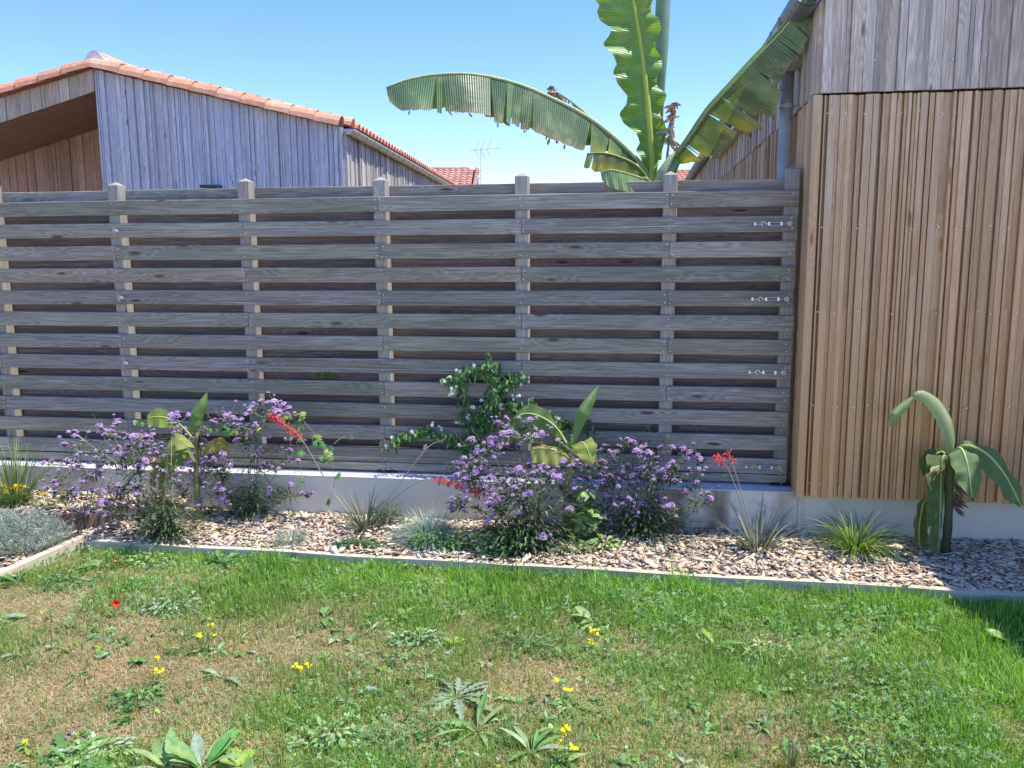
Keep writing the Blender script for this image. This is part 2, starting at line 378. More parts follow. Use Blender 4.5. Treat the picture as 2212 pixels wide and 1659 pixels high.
# ---------------------------------------------------------------- concrete garden wall
CZ = .292
g = MB()
t = thing('garden_wall', 'low grey concrete wall carrying the slatted fence', 'wall', W(0, 0, 0), -THETA)
def wallbox(g, x0, x1, n, y0, y1, z0, z1, stain):
    for i in range(n):
        a, b = x0+(x1-x0)*i/n, x0+(x1-x0)*(i+1)/n
        s0, s1 = stain(a), stain(b)
        V = [(a, y0, z0), (b, y0, z0), (b, y1, z0), (a, y1, z0), (a, y0, z1), (b, y0, z1), (b, y1, z1), (a, y1, z1)]
        Fc = [(4, 5, 6, 7), (0, 1, 5, 4), (2, 3, 7, 6)] + ([(3, 0, 4, 7)] if i == 0 else []) + ([(1, 2, 6, 5)] if i == n-1 else [])
        g.add(V, Fc, [(1, 1, 1, s0), (1, 1, 1, s1)]*1 + [(1, 1, 1, s1), (1, 1, 1, s0)] + [(1, 1, 1, s0), (1, 1, 1, s1), (1, 1, 1, s1), (1, 1, 1, s0)])
stain = lambda x: min(1, max(0, (x-.7)/.4)) + (.75 if -3.0 < x < -2.75 else 0)
wallbox(g, -6.0, 1.70, 60, -WALL_V, .20, -.1, CZ, stain)
g.build('wall_body', M_CONC, t)
g = MB(); g.box(-6.0, 1.70, -WALL_V-.006, .206, CZ, CZ+.006, (1, 1, 1, 0)); 
M_COPE = mat_plain('pale_coping', (.60, .60, .60), .7, nscale=12, var=.12)
g.build('coping', M_COPE, t)

# ---------------------------------------------------------------- slatted fence
fence = thing('slatted_fence', 'grey weathered timber fence of horizontal boards on square posts', 'fence', W(0, 0, 0), -THETA)
PU = [-2.6076-1.76, -2.6076-.885, -2.6076, -1.7256, -.8492, .0235, .8926, 1.5733]; PW = .0812; PD = .078
ZT, ZP, BH, BT = 2.0175, .1416, .0912, .026
for i, u in enumerate(PU):
    g = MB(); h = PW/2
    zt = 2.120 + (.004 if i % 2 else -.004)
    if i == 7: zt = 2.135
    z0 = CZ+.03
    # square post with shallow pyramid cap, slightly softened edges
    e = .006; ring = lambda z, k: [(-h*k+e, -h*k, z), (h*k-e, -h*k, z), (h*k, -h*k+e, z), (h*k, h*k-e, z), (h*k-e, h*k, z), (-h*k+e, h*k, z), (-h*k, h*k-e, z), (-h*k, -h*k+e, z)]
    g.add(ring(z0, 1)+ring(zt, 1)+[(0, 0, zt+.024)], [(j, (j+1) % 8, 8+(j+1) % 8, 8+j) for j in range(8)]+[(8+j, 8+(j+1) % 8, 16) for j in range(8)], jit((1, 1, 1), .08))
    p = g.build('post', M_POST, fence, loc=(u+h, PD/2, 0))
    g = MB(); g.box(-.06, .06, -.075, .055, CZ+.007, CZ+.015)
    for sx in (-.045, .045): g.tube([(sx, -.062, CZ+.015), (sx, -.062, CZ+.028)], .008, 6)
    g.box(-.03, .03, -.03, .03, CZ+.015, CZ+.03)
    g.build('post_foot', M_BLACK, p)
def board(x0, x1, y0, z0, z1, mat, nails):
    L = x1-x0; g = MB(); n = max(4, int(L/.15)); e = .0025; ph = random.random()*9; amp = random.uniform(.0006, .0022)
    V = []; Fc = []
    for i in range(n+1):
        x = -L/2+L*i/n; dz = amp*math.sin(i*.5+ph); zz0, zz1 = -(z1-z0)/2+dz, (z1-z0)/2+dz*.7
        V += [(x, e, zz0), (x, 0, zz0+e), (x, 0, zz1-e), (x, e, zz1), (x, BT, zz1), (x, BT, zz0)]
    for i in range(n):
        a = i*6; Fc += [(a+j, a+6+j, a+6+(j+1) % 6, a+(j+1) % 6) for j in range(6)]
    Fc += [tuple(range(5, -1, -1)), tuple(n*6+j for j in range(6))]
    g.add(V, [f[::-1] for f in Fc], jit((1, 1, 1), .17))
    g.m = 1
    for nx_ in nails:
        for zz in (.026, -.026):
            x = nx_-(x0+x1)/2+random.uniform(-.006, .006); z = zz+random.uniform(-.006, .006)
            g.tube([(x, -.0012, z), (x, .001, z)], random.uniform(.0025, .0036), 6)
    return g.build('board', [mat, M_SCREW], fence, loc=((x0+x1)/2, y0, (z0+z1)/2))
cent = [u+PW/2 for u in PU]
for c_ in range(13):
    z1 = ZT-c_*ZP; z0 = z1-BH
    if c_ == 12: z1 = ZT-11*ZP-BH-.006; z0 = CZ+.022
    joints = [j for j in range(1, 7) if (j % 2 == (1 if c_ % 2 else 0))]
    joints = [j for j in joints if not (c_ % 4 == 0 and j == 2)]
    ends = [PU[0]-.2]+[cent[j]+random.uniform(-.004, .004) for j in joints]+[1.645+.02*(12-c_)/12*0+random.uniform(-.004, .006)]
    for a, b in zip(ends[:-1], ends[1:]):
        nails = [min(max(c0, a+.016), b-.016) for c0 in cent if a-.02 < c0 < b+.02]
        board(a+.0012, b-.0012, -BT, z0, z1, M_BOARD, nails)
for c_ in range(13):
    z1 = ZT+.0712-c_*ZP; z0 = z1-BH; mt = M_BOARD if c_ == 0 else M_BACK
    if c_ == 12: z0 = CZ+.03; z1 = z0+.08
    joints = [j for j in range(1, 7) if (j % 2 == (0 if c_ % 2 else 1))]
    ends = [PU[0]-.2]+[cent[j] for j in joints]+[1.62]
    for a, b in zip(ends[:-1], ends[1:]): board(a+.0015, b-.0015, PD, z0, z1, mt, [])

# wires and turnbuckles screwed to the front of four boards
for c_, lab in ((1, 'second board from the top'), (4, 'fifth board from the top'), (7, 'eighth board from the top'), (11, 'lowest wired board, just above the purple flowers')):
    zc = ZT-c_*ZP-BH/2; zr = zc+.004; uL = -2.545; uR = 1.60; y = -BT-.022
    t = thing('trellis_wire', 'thin steel wire strained along the '+lab, 'wire', W(uL, BT, zc), -THETA, 'strained wires along the fence')
    g = MB(); n = 30
    pts = [(.0+ (uR-.24-uL)*i/n, y+BT+.0+.0, -.004-.012*math.sin(math.pi*i/n)) for i in range(n+1)]
    g.tube(pts, .0013, 5); g.build('cable', M_STEEL, t)
    g = MB(); g.tube([(0, 0, 0), (0, -.024, 0)], .004, 6); pts = [(math.cos(a)*.011, -.024, math.sin(a)*.011) for a in np.linspace(0, 6.28, 12)]; g.tube(pts, .0025, 5)
    g.box(.012, .030, -.030, -.018, -.007, .007); g.build('eye_screw', M_STEEL, t)
    xr = uR-uL; g = MB(); g.tube([(xr, 0, 0), (xr, -.024, 0)], .004, 6); g.tube([(xr+math.cos(a)*.011, -.024, math.sin(a)*.011) for a in np.linspace(0, 6.28, 12)], .0028, 5); g.build('eye_screw', M_STEEL, t)
    g = MB()
    for dz in (-.008, .008): g.tube([(xr-.115, -.024, dz), (xr-.045, -.024, dz)], .0030, 5)
    g.box(xr-.12, xr-.108, -.030, -.018, -.010, .010); g.box(xr-.052, xr-.040, -.030, -.018, -.010, .010)
    g.tube([(xr-.045, -.024, 0), (xr-.012, -.024, 0)], .0032, 6)
    g.build('turnbuckle', M_STEEL, t)
    g = MB(); g.tube([(xr-.108, -.024, 0), (xr-.135, -.024, 0)]+[(xr-.145+math.cos(a)*.011, -.024, math.sin(a)*.011) for a in np.linspace(0, 4.6, 9)], .0027, 5)
    g.build('hook', M_STEEL, t)
    g = MB(); g.tube([(xr-.158, -.024, -.001), (xr-.20, -.024, -.003)], .0018, 5); g.box(xr-.196, xr-.186, -.030, -.018, -.009, .009); g.build('cable_clip', M_STEEL, t)

# ---------------------------------------------------------------- timber house on the right
def cladding(g, x0, x1, zf0, zf1, ymax=0, wmin=.035, wmax=.085, dep=.022, breaks=.5, kr=(.74, 1.2), joint=None):
    """vertical boards of mixed width standing proud by mixed depths; faces look to -y"""
    x = x0
    while x < x1-.005:
        wd = random.uniform(wmin, wmax) if random.random() < .6 else random.uniform(wmin*.5, wmin); wd = min(wd, x1-x)
        d = ymax-random.choice((0, .35, .65, 1))*dep - random.uniform(0, .002)
        za, zb = zf0(x), zf1(x)
        cuts = [za]; 
        if random.random() < breaks:
            cuts += sorted(random.uniform(za+.2, zb-.2) for _ in range(random.randint(1, 2)))
        if joint and za < joint < zb and random.random() < .45: cuts = sorted([c_ for c_ in cuts if abs(c_-joint) > .1]+[joint])
        cuts.append(zb); gpr = random.choice((.0005, .0009, .0016, .003))
        for a, b in zip(cuts[:-1], cuts[1:]):
            k = random.uniform(*kr); wm = random.uniform(-.05, .05)
            last = b == zb; zb2 = zf1(x+wd) if last else b; za2 = zf0(x+wd) if a == za else a
            gp = gpr
            V = [(x+gp, d, a), (x+wd-gp, d, za2), (x+wd-gp, d, zb2), (x+gp, d, b), (x+gp, ymax+.012, a), (x+wd-gp, ymax+.012, za2), (x+wd-gp, ymax+.012, zb2), (x+gp, ymax+.012, b)]
            g.add(V, [(0, 1, 2, 3), (1, 5, 6, 2), (4, 0, 3, 7), (3, 2, 6, 7), (0, 4, 5, 1)], (k*(1+wm), k, k*(1-wm), random.random()))
            d -= random.uniform(-.0022, .0022)
        x += wd
HV = .22
hc = on_fence(1729, 1066, HV); HU, HZ0 = to_uv(hc)[0], hc.z      # lower front corner
HZ1 = on_fence(1762, 206, HV).z                                 # gap between the two claddings
uA_, zA_ = uz(2212, 190, HV)
house = thing('timber_house', 'timber clad house filling the right side, brown boards below grey boards', 'house', W(HU, HV, 0), -THETA)
GY = 3.05                                                       # eaves height at the corner
ecorner = on_fence(1770, -2, HV).z
EAVE = ecorner+.02
slope = math.tan(R(17)); HW = 7.2
g = MB()
roofz = lambda x: EAVE + slope*min(x, HW-x)
cladding(g, 0.0, HW, lambda x: HZ0-.012, lambda x: HZ1-.006, dep=.030, wmin=.018, wmax=.046, breaks=.3, kr=(.87, 1.12), joint=on_fence(1900, 668, HV).z)
# return down the left side
g.build('lower_cladding', M_CLADB, house)
g = MB(); cladding(g, 0.004, HW, lambda x: HZ1+.006, lambda x: roofz(x), ymax=-.022, wmin=.035, wmax=.088, breaks=.12, dep=.02)
g.build('upper_cladding', M_CLADG, house)
# core, foundation, and side wall
SL = 17.5
g = MB(); g.add([(.03, .02, HZ0), (HW, .02, HZ0), (HW, .02, EAVE), (HW/2, .02, roofz(HW/2)), (.03, .02, EAVE), (.03, SL, HZ0), (HW, SL, HZ0), (HW, SL, EAVE), (HW/2, SL, roofz(HW/2)), (.03, SL, EAVE)],
      [(0, 1, 2, 3, 4), (5, 9, 8, 7, 6), (0, 4, 9, 5), (1, 6, 7, 2)]); g.build('wall_core', M_DARK, house)
g = MB(); wallbox(g, .0, HW, 20, HV-WALL_V-.0, .5, -.12, HZ0+.01, lambda x: max(0, .8-x*1.6)); g.build('foundation', M_CONC, house)
# the foundation return next to the fence
g = MB(); wallbox(g, 1.7005-HU, -.0005, 2, HV-WALL_V+.001, .5, -.12, CZ+.004, lambda x: 1); g.build('foundation_return', M_CONC, house)
SLZ = R(0)
side = []
def sidewall(g, x0, x1, za, zb, mat, name, **kw):
    g = MB(); cladding(g, x0, x1, za, zb, **kw)
    o = g.build(name, mat, house, loc=(0.0, 0, 0)); o.rotation_euler = (0, 0, R(-90)); return o
# local x of the side wall runs towards the camera after turning: build from -SL..0
sidewall(None, -SL, -.0, lambda x: HZ0-.012, lambda x: HZ1-.006, M_CLADB, 'side_lower_cladding', dep=.026, wmin=.03, wmax=.06)
sidewall(None, -SL, .015, lambda x: HZ1+.006, lambda x: EAVE-.02, M_CLADG, 'side_upper_cladding', dep=.024, ymax=-.004, wmin=.03, wmax=.07, breaks=.1)
g = MB(); g.box(-.030, .012, -.036, .012, HZ0-.014, HZ1-.004, (1, 1, 1, .3)); g.build('corner_board', M_CLADB, house)
# nail heads on the front boards
g = MB(); g.tube([(0, 0, 0), (0, .04, 0)], .0034, 8); nail0 = g.build('nail', M_SCREW, house); first = True; cnt = 0
for zz in (HZ1+.16, HZ1-.11, HZ1-.70, HZ1-1.15, HZ0+.52, HZ0+.06):
    x = .04
    while x < 1.45 and cnt < 99:
        p = (x, -.052 if zz > HZ1 else -.0335, zz+random.uniform(-.012, .012))
        if random.random() < .85:
            if first: nail0.location = p; first = False
            else: q = nail0.copy(); q.location = p; COL.objects.link(q); q.parent = house
            cnt += 1
        x += random.uniform(.05, .13)
# roof (mostly above the picture), gutter, hopper, downpipe
g = MB()
for s_, xa, xb in ((0, -.03, HW/2), (1, HW/2, HW+.35)):
    za = EAVE + slope*(-.03) if s_ == 0 else roofz(HW/2); zb = roofz(HW/2) if s_ == 0 else EAVE-slope*.35
    g.add([(xa, -.03, za+.03), (xb, -.03, zb+.03), (xb, SL, zb+.03), (xa, SL, za+.03), (xa, -.03, za+.12), (xb, -.03, zb+.12), (xb, SL, zb+.12), (xa, SL, za+.12)],
          [(0, 3, 2, 1), (4, 5, 6, 7), (0, 1, 5, 4), (1, 2, 6, 5), (2, 3, 7, 6), (3, 0, 4, 7)], (1, 1, 1, .5))
g.build('roof', M_TILE, house)
g = MB(); gx, gz, gr = -.085, EAVE-.0, .078; n = 10
V = []; ks = 40
for i in range(ks+1):
    y = -.10+(SL+.1)*i/ks
    for j in range(n+1):
        a = math.pi+math.pi*j/n; V.append((gx+gr*math.cos(a), y, gz+gr*math.sin(a)))
    for j in range(n, -1, -1):
        a = math.pi+math.pi*j/n; V.append((gx+(gr-.004)*math.cos(a), y, gz+(gr-.004)*math.sin(a)))
K = 2*(n+1); g.add(V, [(i*K+j, (i+1)*K+j, (i+1)*K+(j+1) % K, i*K+(j+1) % K) for i in range(ks) for j in range(K)])
for i in range(1, 52):    # seams
    y = .1+i*.33; g.tube([(gx+(gr+.002)*math.cos(math.pi+math.pi*j/n), y, gz+(gr+.002)*math.sin(math.pi+math.pi*j/n)) for j in range(n+1)], .005, 5)
g.build('gutter', M_ZINCD, house, smooth=False)
def house_local(x, y, xl):      # pixel ray to the plane local x = xl, returned in house coordinates
    n_ = FU; p = hit(x, y, W(HU+xl, 0, 0), n_); d = p-W(HU, HV, 0); return Vector((d.dot(FU), -d.dot(FN), p.z))
pt = house_local(1696, 300, -.085); PY = pt.y
hb = house_local(1700, 158, -.085).z; ht = house_local(1700, 88, -.085).z
g = MB(); g.tube([(-.085, PY, CZ-.1), (-.085, PY, hb+.0)], .038, 20, cap=True); dp = g.build('downpipe', M_ZINC, house, smooth=True)
zc = house_local(1700, 228, -.085).z
g = MB(); g.tube([(-.085, PY, zc-.012), (-.085, PY, zc+.012)], .042, 20); g.tube([(-.09, PY-.05, zc), (-.13, PY-.05, zc)], .006, 6); g.tube([(-.07, PY, zc), (.0, PY, zc)], .005, 6); g.build('pipe_clamp', M_ZINC, dp)
g = MB(); hw_, hd = .086, .11
g.box(-.087-hw_, -.087+hw_, PY-hd, PY+hd, hb+.05, ht+.04)
g.add([(-.087-hw_, PY-hd, hb+.049), (-.087+hw_, PY-hd, hb+.049), (-.087+hw_, PY+hd, hb+.049), (-.087-hw_, PY+hd, hb+.049), (-.127, PY-.05, hb), (-.043, PY-.05, hb), (-.043, PY+.05, hb), (-.127, PY+.05, hb)],
      [(0, 1, 5, 4), (1, 2, 6, 5), (2, 3, 7, 6), (3, 0, 4, 7), (4, 5, 6, 7)])
g.build('rainwater_hopper', M_ZINC, house)
# slim metal awning frame further back on the side wall
a0 = house_local(1541, 343, -.10); a1 = house_local(1600, 262, -.10)
g = MB(); g.add([(-.02, a0.y, a0.z), (-.14, a0.y, a0.z-.01), (-.14, a1.y-1.0, a0.z-.01), (-.02, a1.y-1.0, a0.z), (-.02, a0.y, a0.z+.10), (-.14, a0.y, a0.z+.02), (-.14, a1.y-1.0, a0.z+.02), (-.02, a1.y-1.0, a0.z+.10)],
      [(0, 1, 2, 3), (4, 7, 6, 5), (0, 4, 5, 1), (1, 5, 6, 2), (2, 6, 7, 3)]); g.build('window_awning', M_ZINC, house)
# wing of the same house, standing towards the viewer beyond the right edge: it throws the shade on the bed
g = MB(); WX, WT = 1.86, 3.50
wing_base = Vector((3.0, 0, 0))
sbx = at_z(1915, 1175, .02)                   # foot of the shade line
shx = sbx.x; WT = 3.3
wx = shx + WT/math.tan(SUN_EL)*math.cos(SUN_AZ)
def to_h(p): d = p-W(HU, HV, 0); return (d.dot(FU), -d.dot(FN), p.z)
Vw = [Vector((wx, 3.15, 0)), Vector((wx+4, 3.15, 0)), Vector((wx+4, 4.7, 0)), Vector((wx, 4.7, 0))]
V = [to_h(p+Vector((0, 0, -.1))) for p in Vw]+[to_h(p+Vector((0, 0, WT))) for p in Vw]
g.add(V, [(0, 3, 2, 1), (4, 5, 6, 7), (0, 1, 5, 4), (1, 2, 6, 5), (2, 3, 7, 6), (3, 0, 4, 7)], (1, 1, 1, .5)); g.build('wing', M_CLADG, house)

# ---------------------------------------------------------------- neighbouring house on the left
AL = R(3.4); LU = Vector((math.cos(AL), -math.sin(AL), 0)); LN = Vector((-math.sin(AL), -math.cos(AL), 0))
LC = at_depth(741, 276, 11.0)                                   # right eaves corner
LO = Vector((LC.x, LC.y, 0))
def lh(x, y, off=0):                                            # pixel -> house coordinates on the facade plane (x from the corner, z)
    p = hit(x, y, LO - LN*off, LN); d = p-LO; return d.dot(LU), p.z
nh = thing('neighbour_house', 'lilac grey timber clad house with an orange tiled gable, left behind the fence', 'house', LO, -AL)
ax, az = lh(205, 150); ex, ez = 0.0, lh(741, 276)[1]; sx_ = lh(212, 300)[0]; lx, lz = lh(0, 213)
sl_r = (az-ez)/(-ax); sl_l = (az-lz)/(ax-lx); XL = ax-(az-ez)/sl_l
roofl = lambda x: (ez + (-x)*sl_r) if x > ax else (az - (ax-x)*sl_l)
sx_ = lh(207, 200)[0]
g = MB(); cladding(g, sx_, 0, lambda x: -.1, lambda x: roofl(x)-.0, wmin=.024, wmax=.056, dep=.03, breaks=.1, kr=(.91, 1.07)); g.build('gable_cladding', M_CLADL, nh)
bx0, bz0 = lh(0, 266); bx1, bz1 = lh(206, 197); bsl = (bz1-bz0)/(bx1-bx0)
bandz = lambda x: bz1-(bx1-x)*bsl
g = MB(); cladding(g, XL, sx_, bandz, lambda x: roofl(x), wmin=.08, wmax=.14, dep=.025, breaks=0); g.build('gable_fascia', M_CLADG, nh)
RB = 1.55
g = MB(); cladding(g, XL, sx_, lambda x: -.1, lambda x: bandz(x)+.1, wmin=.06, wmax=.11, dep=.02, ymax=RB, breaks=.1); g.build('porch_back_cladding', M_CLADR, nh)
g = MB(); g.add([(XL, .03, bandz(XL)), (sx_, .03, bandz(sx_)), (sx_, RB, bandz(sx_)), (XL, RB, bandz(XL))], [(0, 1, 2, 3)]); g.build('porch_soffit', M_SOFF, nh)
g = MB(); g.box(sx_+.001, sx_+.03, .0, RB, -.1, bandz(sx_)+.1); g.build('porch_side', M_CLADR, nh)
DL = 13.0
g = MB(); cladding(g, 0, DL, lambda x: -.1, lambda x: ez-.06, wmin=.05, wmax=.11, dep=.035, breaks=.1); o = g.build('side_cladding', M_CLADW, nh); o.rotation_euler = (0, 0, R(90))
g = MB(); g.box(sx_+.03, -.03, .04, DL, -.1, ez-.1); g.box(XL+.02, sx_+.03, RB+.03, DL, -.1, ez-.1)
g.add([(sx_+.03, .04, ez-.1), (-.03, .04, ez-.1), (ax, .04, az-.05), (sx_+.03, .04, roofl(sx_)-.05)], [(0, 1, 2, 3)]); g.build('wall_core', M_DARK, nh)
# side walls of tile: generic half round tile
def halftile(g, p0, d, up, L, r0, r1, rnd, n=7, th=.012):
    d = Vector(d).normalized(); up = Vector(up).normalized(); sd_ = d.cross(up).normalized(); V = []
    for (q, r) in ((Vector(p0), r0), (Vector(p0)+d*L, r1)):
        for rr in (r, r-th):
            for j in range(n+1):
                a = math.pi*j/n; V.append(q + sd_*rr*math.cos(a) + up*rr*math.sin(a))
    k = n+1; F_ = []
    for j in range(n): F_ += [(j, j+1, 2*k+j+1, 2*k+j), (k+j, 3*k+j, 3*k+j+1, k+j+1), (j, k+j, k+j+1, j+1), (2*k+j, 2*k+j+1, 3*k+j+1, 3*k+j)]
    F_ += [(0, 2*k, 3*k, k), (n, k+n, 3*k+n, 2*k+n)]
    g.add(V, F_, (1, 1, 1, rnd))
def verge(g, a, b, y, lift, r=.13, pitch=.31, L=.38, phase=0):
    """row of lapped half round tiles from a (low) to b (high) on the facade plane"""
    A = Vector((a[0], y, a[1]+lift)); B = Vector((b[0], y, b[1]+lift)); d = (B-A).normalized(); n = int(((B-A).length-L+.06)/pitch)+1; phase += (B-A).length-(n-1)*pitch-L+.02
    up = Vector((-d.z, 0, d.x)); up = up if up.z > 0 else -up
    for i in range(n):
        halftile(g, A+d*(i*pitch+phase)+up*(.012*0), (d+up*(-.03)).normalized(), up, L, r+.006, r-.012, random.random())
g = MB()
verge(g, (.10, ez-.04+.0), (ax+.0, az), -.01, .02); verge(g, (XL-.2, az-(ax-XL+.2)*sl_l), (ax, az), -.01, .02)
g.build('verge_tiles', M_TILE, nh)
g = MB(); verge(g, (.10, ez-.04), (ax, az), .21, .075, r=.10, phase=-.1); verge(g, (XL-.2, az-(ax-XL+.2)*sl_l), (ax, az), .21, .075, r=.10, phase=-.1)
# field: columns of half round tiles on the right slope
d = Vector((ax-.10, 0, az-ez+.04)).normalized(); up = Vector((-d.z, 0, d.x)); up = up if up.z > 0 else -up; LR = math.hypot(ax-.10, az-ez+.04)
y = .38
while y < DL:
    for k in range(min(int((LR-.42)/.36)+1, 2 if y > 3 else 9)):
        halftile(g, Vector((.10, y, ez+.0))+d*(k*.36)+up*.02, (d-up*.03).normalized(), up, .42, .082, .07, random.random(), n=5)
    y += .215
g.add([(.16, .1, ez+.0), (ax, .1, az+.03), (ax, DL, az+.03), (.16, DL, ez+.0), (XL-.2, .1, ez-.05), (XL-.2, DL, ez-.05)], [(0, 1, 2, 3), (1, 4, 5, 2)], (1, 1, 1, .3))
g.build('roof_tiles', M_TILE, nh)
g = MB(); halftile(g, Vector((ax, .02, az+.10)), (0, 1, 0), (0, 0, 1), DL, .13, .13, .5, n=10, th=.02); g.build('ridge_tiles', M_TILE, nh)
M_MORT = mat_plain('mortar', (.62, .60, .58), .9, nscale=12, var=.15, bump=.01)
g = MB(); V = [Vector((ax, -.012, az+.08))]
for q, (yy, rr) in enumerate(((-.005, .125), (.10, .135))):
    V += [Vector((ax+rr*math.cos(math.pi*j/10)*(1+.08*math.sin(j*2.1)), yy, az+.09+rr*math.sin(math.pi*j/10))) for j in range(11)]
g.add(V, [(0, 1+j, 2+j) for j in range(10)]+[(1+j, 12+j, 13+j, 2+j) for j in range(10)]); g.build('ridge_end_cap', M_MORT, nh)
g = MB(); gx, gz, gr = .085, ez-.02, .068; V = []; ks = 2; n = 12
for y in (-.06, DL):
    for rr in (gr, gr-.004):
        rng_ = range(n+1) if rr == gr else range(n, -1, -1)
        V += [(gx+rr*math.cos(math.pi+math.pi*j/n), y, gz+rr*math.sin(math.pi+math.pi*j/n)) for j in rng_]
K = 2*(n+1); g.add(V, [(j, K+j, K+(j+1) % K, (j+1) % K) for j in range(K)])
g.add([(gx+gr*math.cos(math.pi+math.pi*j/n), -.055, gz+gr*math.sin(math.pi+math.pi*j/n)) for j in range(n+1)], [tuple(range(n+1))])
y = .25
while y < DL: g.tube([(gx+(gr+.002)*math.cos(math.pi+math.pi*j/n), y, gz+(gr+.002)*math.sin(math.pi+math.pi*j/n)) for j in range(n+1)], .007, 5); y += .45
g.build('gutter', M_ZINC, nh)
# little black wall lamp peeping over the fence
px, pz = lh(462, 404)
g = MB(); g.box(-.10, .12, -.16, .0, 0, .035); g.box(-.02, .04, -.05, .0, -.1, 0); o = g.build('wall_lamp', M_BLACK, nh, loc=(px, -.035, pz-.02))

# ---------------------------------------------------------------- far tiled roofs and aerial
def far_house(name, label, xl, xr, ytop, ybot, Y, slope_deg=17):
    A = at_depth(xl, ytop, Y); B = at_depth(xr, ytop, Y); L = (B-A).length; zr = A.z; zr = (A.z+B.z)/2
    t = thing(name, label, 'house', (A.x, A.y, 0), 0, 'tiled houses far behind the fence')
    run = 3.6; s = math.tan(R(slope_deg)); g = MB(); px_ = .26; n = int(L/px_); rows = 9; seg = 6
    for k in range(rows):
        V = []; F_ = []; m_ = n*seg
        for q, (y0, dz) in enumerate(((-k*run/rows, 0), (-(k+1)*run/rows, .035))):
            for i in range(m_+1):
                x = i/seg*px_; h = .055*abs(math.sin(math.pi*x/px_))**.7
                V.append((x, y0, zr+y0*s+h+dz))
        F_ = [(i, m_+1+i, m_+2+i, i+1) for i in range(m_)]
        C = []
        for q in (0, 1):
            for i in range(m_+1): C.append((1, 1, 1, (math.sin(i//seg*12.9+k*78.2)*437.5) % 1))
        g.add(V, F_, C)
        b = len(g.v)-m_-1     # riser of the lap
        V2 = [(p[0], p[1], p[2]-.04) for p in V[m_+1:]]; g.add(V[m_+1:]+V2, [(i, i+1, m_+2+i, m_+1+i) for i in range(m_)], (1, 1, 1, .1))
    g.add([(0, 0, zr), (L, 0, zr), (L, run, zr-run*s), (0, run, zr-run*s)], [(0, 1, 2, 3)], (1, 1, 1, .4))
    g.build('roof_tiles', M_TILEF, t)
    g = MB()
    for i in range(int(L/.38)): halftile(g, Vector((i*.38, 0, zr+.02)), (1, 0, -.02), (0, 0, 1), .42, .11, .10, random.random(), n=6)
    g.build('ridge_tiles', M_TILEF, t)
    g = MB()
    for i in range(10): halftile(g, Vector((L, -run+i*.37, zr-run*s+i*.37*s+.02)), (0, 1, s-.03), (0, -s, 1), .42, .10, .09, random.random(), n=6)
    g.build('verge_tiles', M_TILEF, t)
    g = MB(); g.add([(.1, -run+.4, -.1), (L-.1, -run+.4, -.1), (L-.1, -run+.4, zr-run*s+.1), (.1, -run+.4, zr-run*s+.1), (L-.1, 0, zr-.06), (L-.1, run, -.1), (L-.1, run, zr-run*s), (.1, 0, zr-.06), (.1, run, -.1), (.1, run, zr-run*s)],
        [(0, 1, 2, 3), (1, 5, 6, 4, 2), (0, 3, 7, 9, 8), (5, 8, 9, 6)]); g.build('wall', mat_plain('render_wall', (.62, .56, .48), .9), t)
    return t
far_house('distant_house', 'far tiled house roof showing beside the TV aerial', 840, 1031, 367, 403, 38)
far_house('distant_house', 'far tiled house roof showing behind the banana stems', 1372, 1620, 371, 403, 44)
ab = at_depth(1039, 403, 37); at_ = at_depth(1039, 320, 37); s = 37/1867
t = thing('tv_aerial', 'thin TV aerial on a tall mast beside the far tiled roof', 'aerial', (ab.x, ab.y, 0))
M_ALU = mat_plain('aerial_metal', (.6, .6, .62), .4, metal=.3)
g = MB(); g.tube([(0, 0, 2.5), (0, 0, at_.z)], [.02, .017], 6); g.tube([(-.02, 0, at_.z-.9), (-.42, 0, ab.z-.3)], .012, 4); g.box(-.25, 0, -.02, .02, ab.z+.30, ab.z+.34); g.build('mast', M_ALU, t)
g = MB(); hz = at_.z-.05; g.tube([(-.25, 0, hz-.03), (.85, 0, hz+.05)], .014, 5)
for k in range(3): x = -.2+k*.25; g.tube([(x+.17, -.25, hz+.36), (x-.03, 0, hz-.02)], .012, 4); g.tube([(x-.03, 0, hz-.02), (x+.12, .25, hz-.34)], .012, 4)
for k in range(3): g.tube([(.35+k*.15, -.12, hz+.03), (.35+k*.15, .12, hz+.03)], .012, 4)
g.tube([(-.45, 0, hz-.05), (-.1, 0, hz)], .02, 4); g.build('antenna_head', mat_plain('aerial_red', (.62, .45, .42), .5), t)
# ---------------------------------------------------------------- plant materials
L_BAN = mat_leaf('banana_leaf', .30, .30, vein=20, nscale=9, var=.2, tcol=(1.6, 1.5, .25))
L_BAND = mat_leaf('banana_leaf_back', .28, .16, vein=20, nscale=7, var=.3, tcol=(1.5, 1.5, .3))
L_BANS = mat_leaf('young_banana_leaf', .40, .42, vein=60, nscale=12, var=.2, tcol=(1.5, 1.4, .3))
L_GEN = mat_leaf('foliage', .5, .3, nscale=40, var=.25)
L_STEM = mat_plain('stem', (1, 1, 1), .6, nscale=60, var=.2, tone=True)
L_PET = mat_leaf('petal', .6, .35, nscale=80, var=.12, tcol=(1.1, .9, 1.2), spec=.2)
L_DRY = mat_leaf('dry_leaf', .8, .2, nscale=60, var=.35, tcol=(1.2, 1, .8), spec=.15)
M_PSEUDO = mat_plain('banana_stem', (1, 1, 1), .5, nscale=25, var=.3, tone=True, bump=.003)

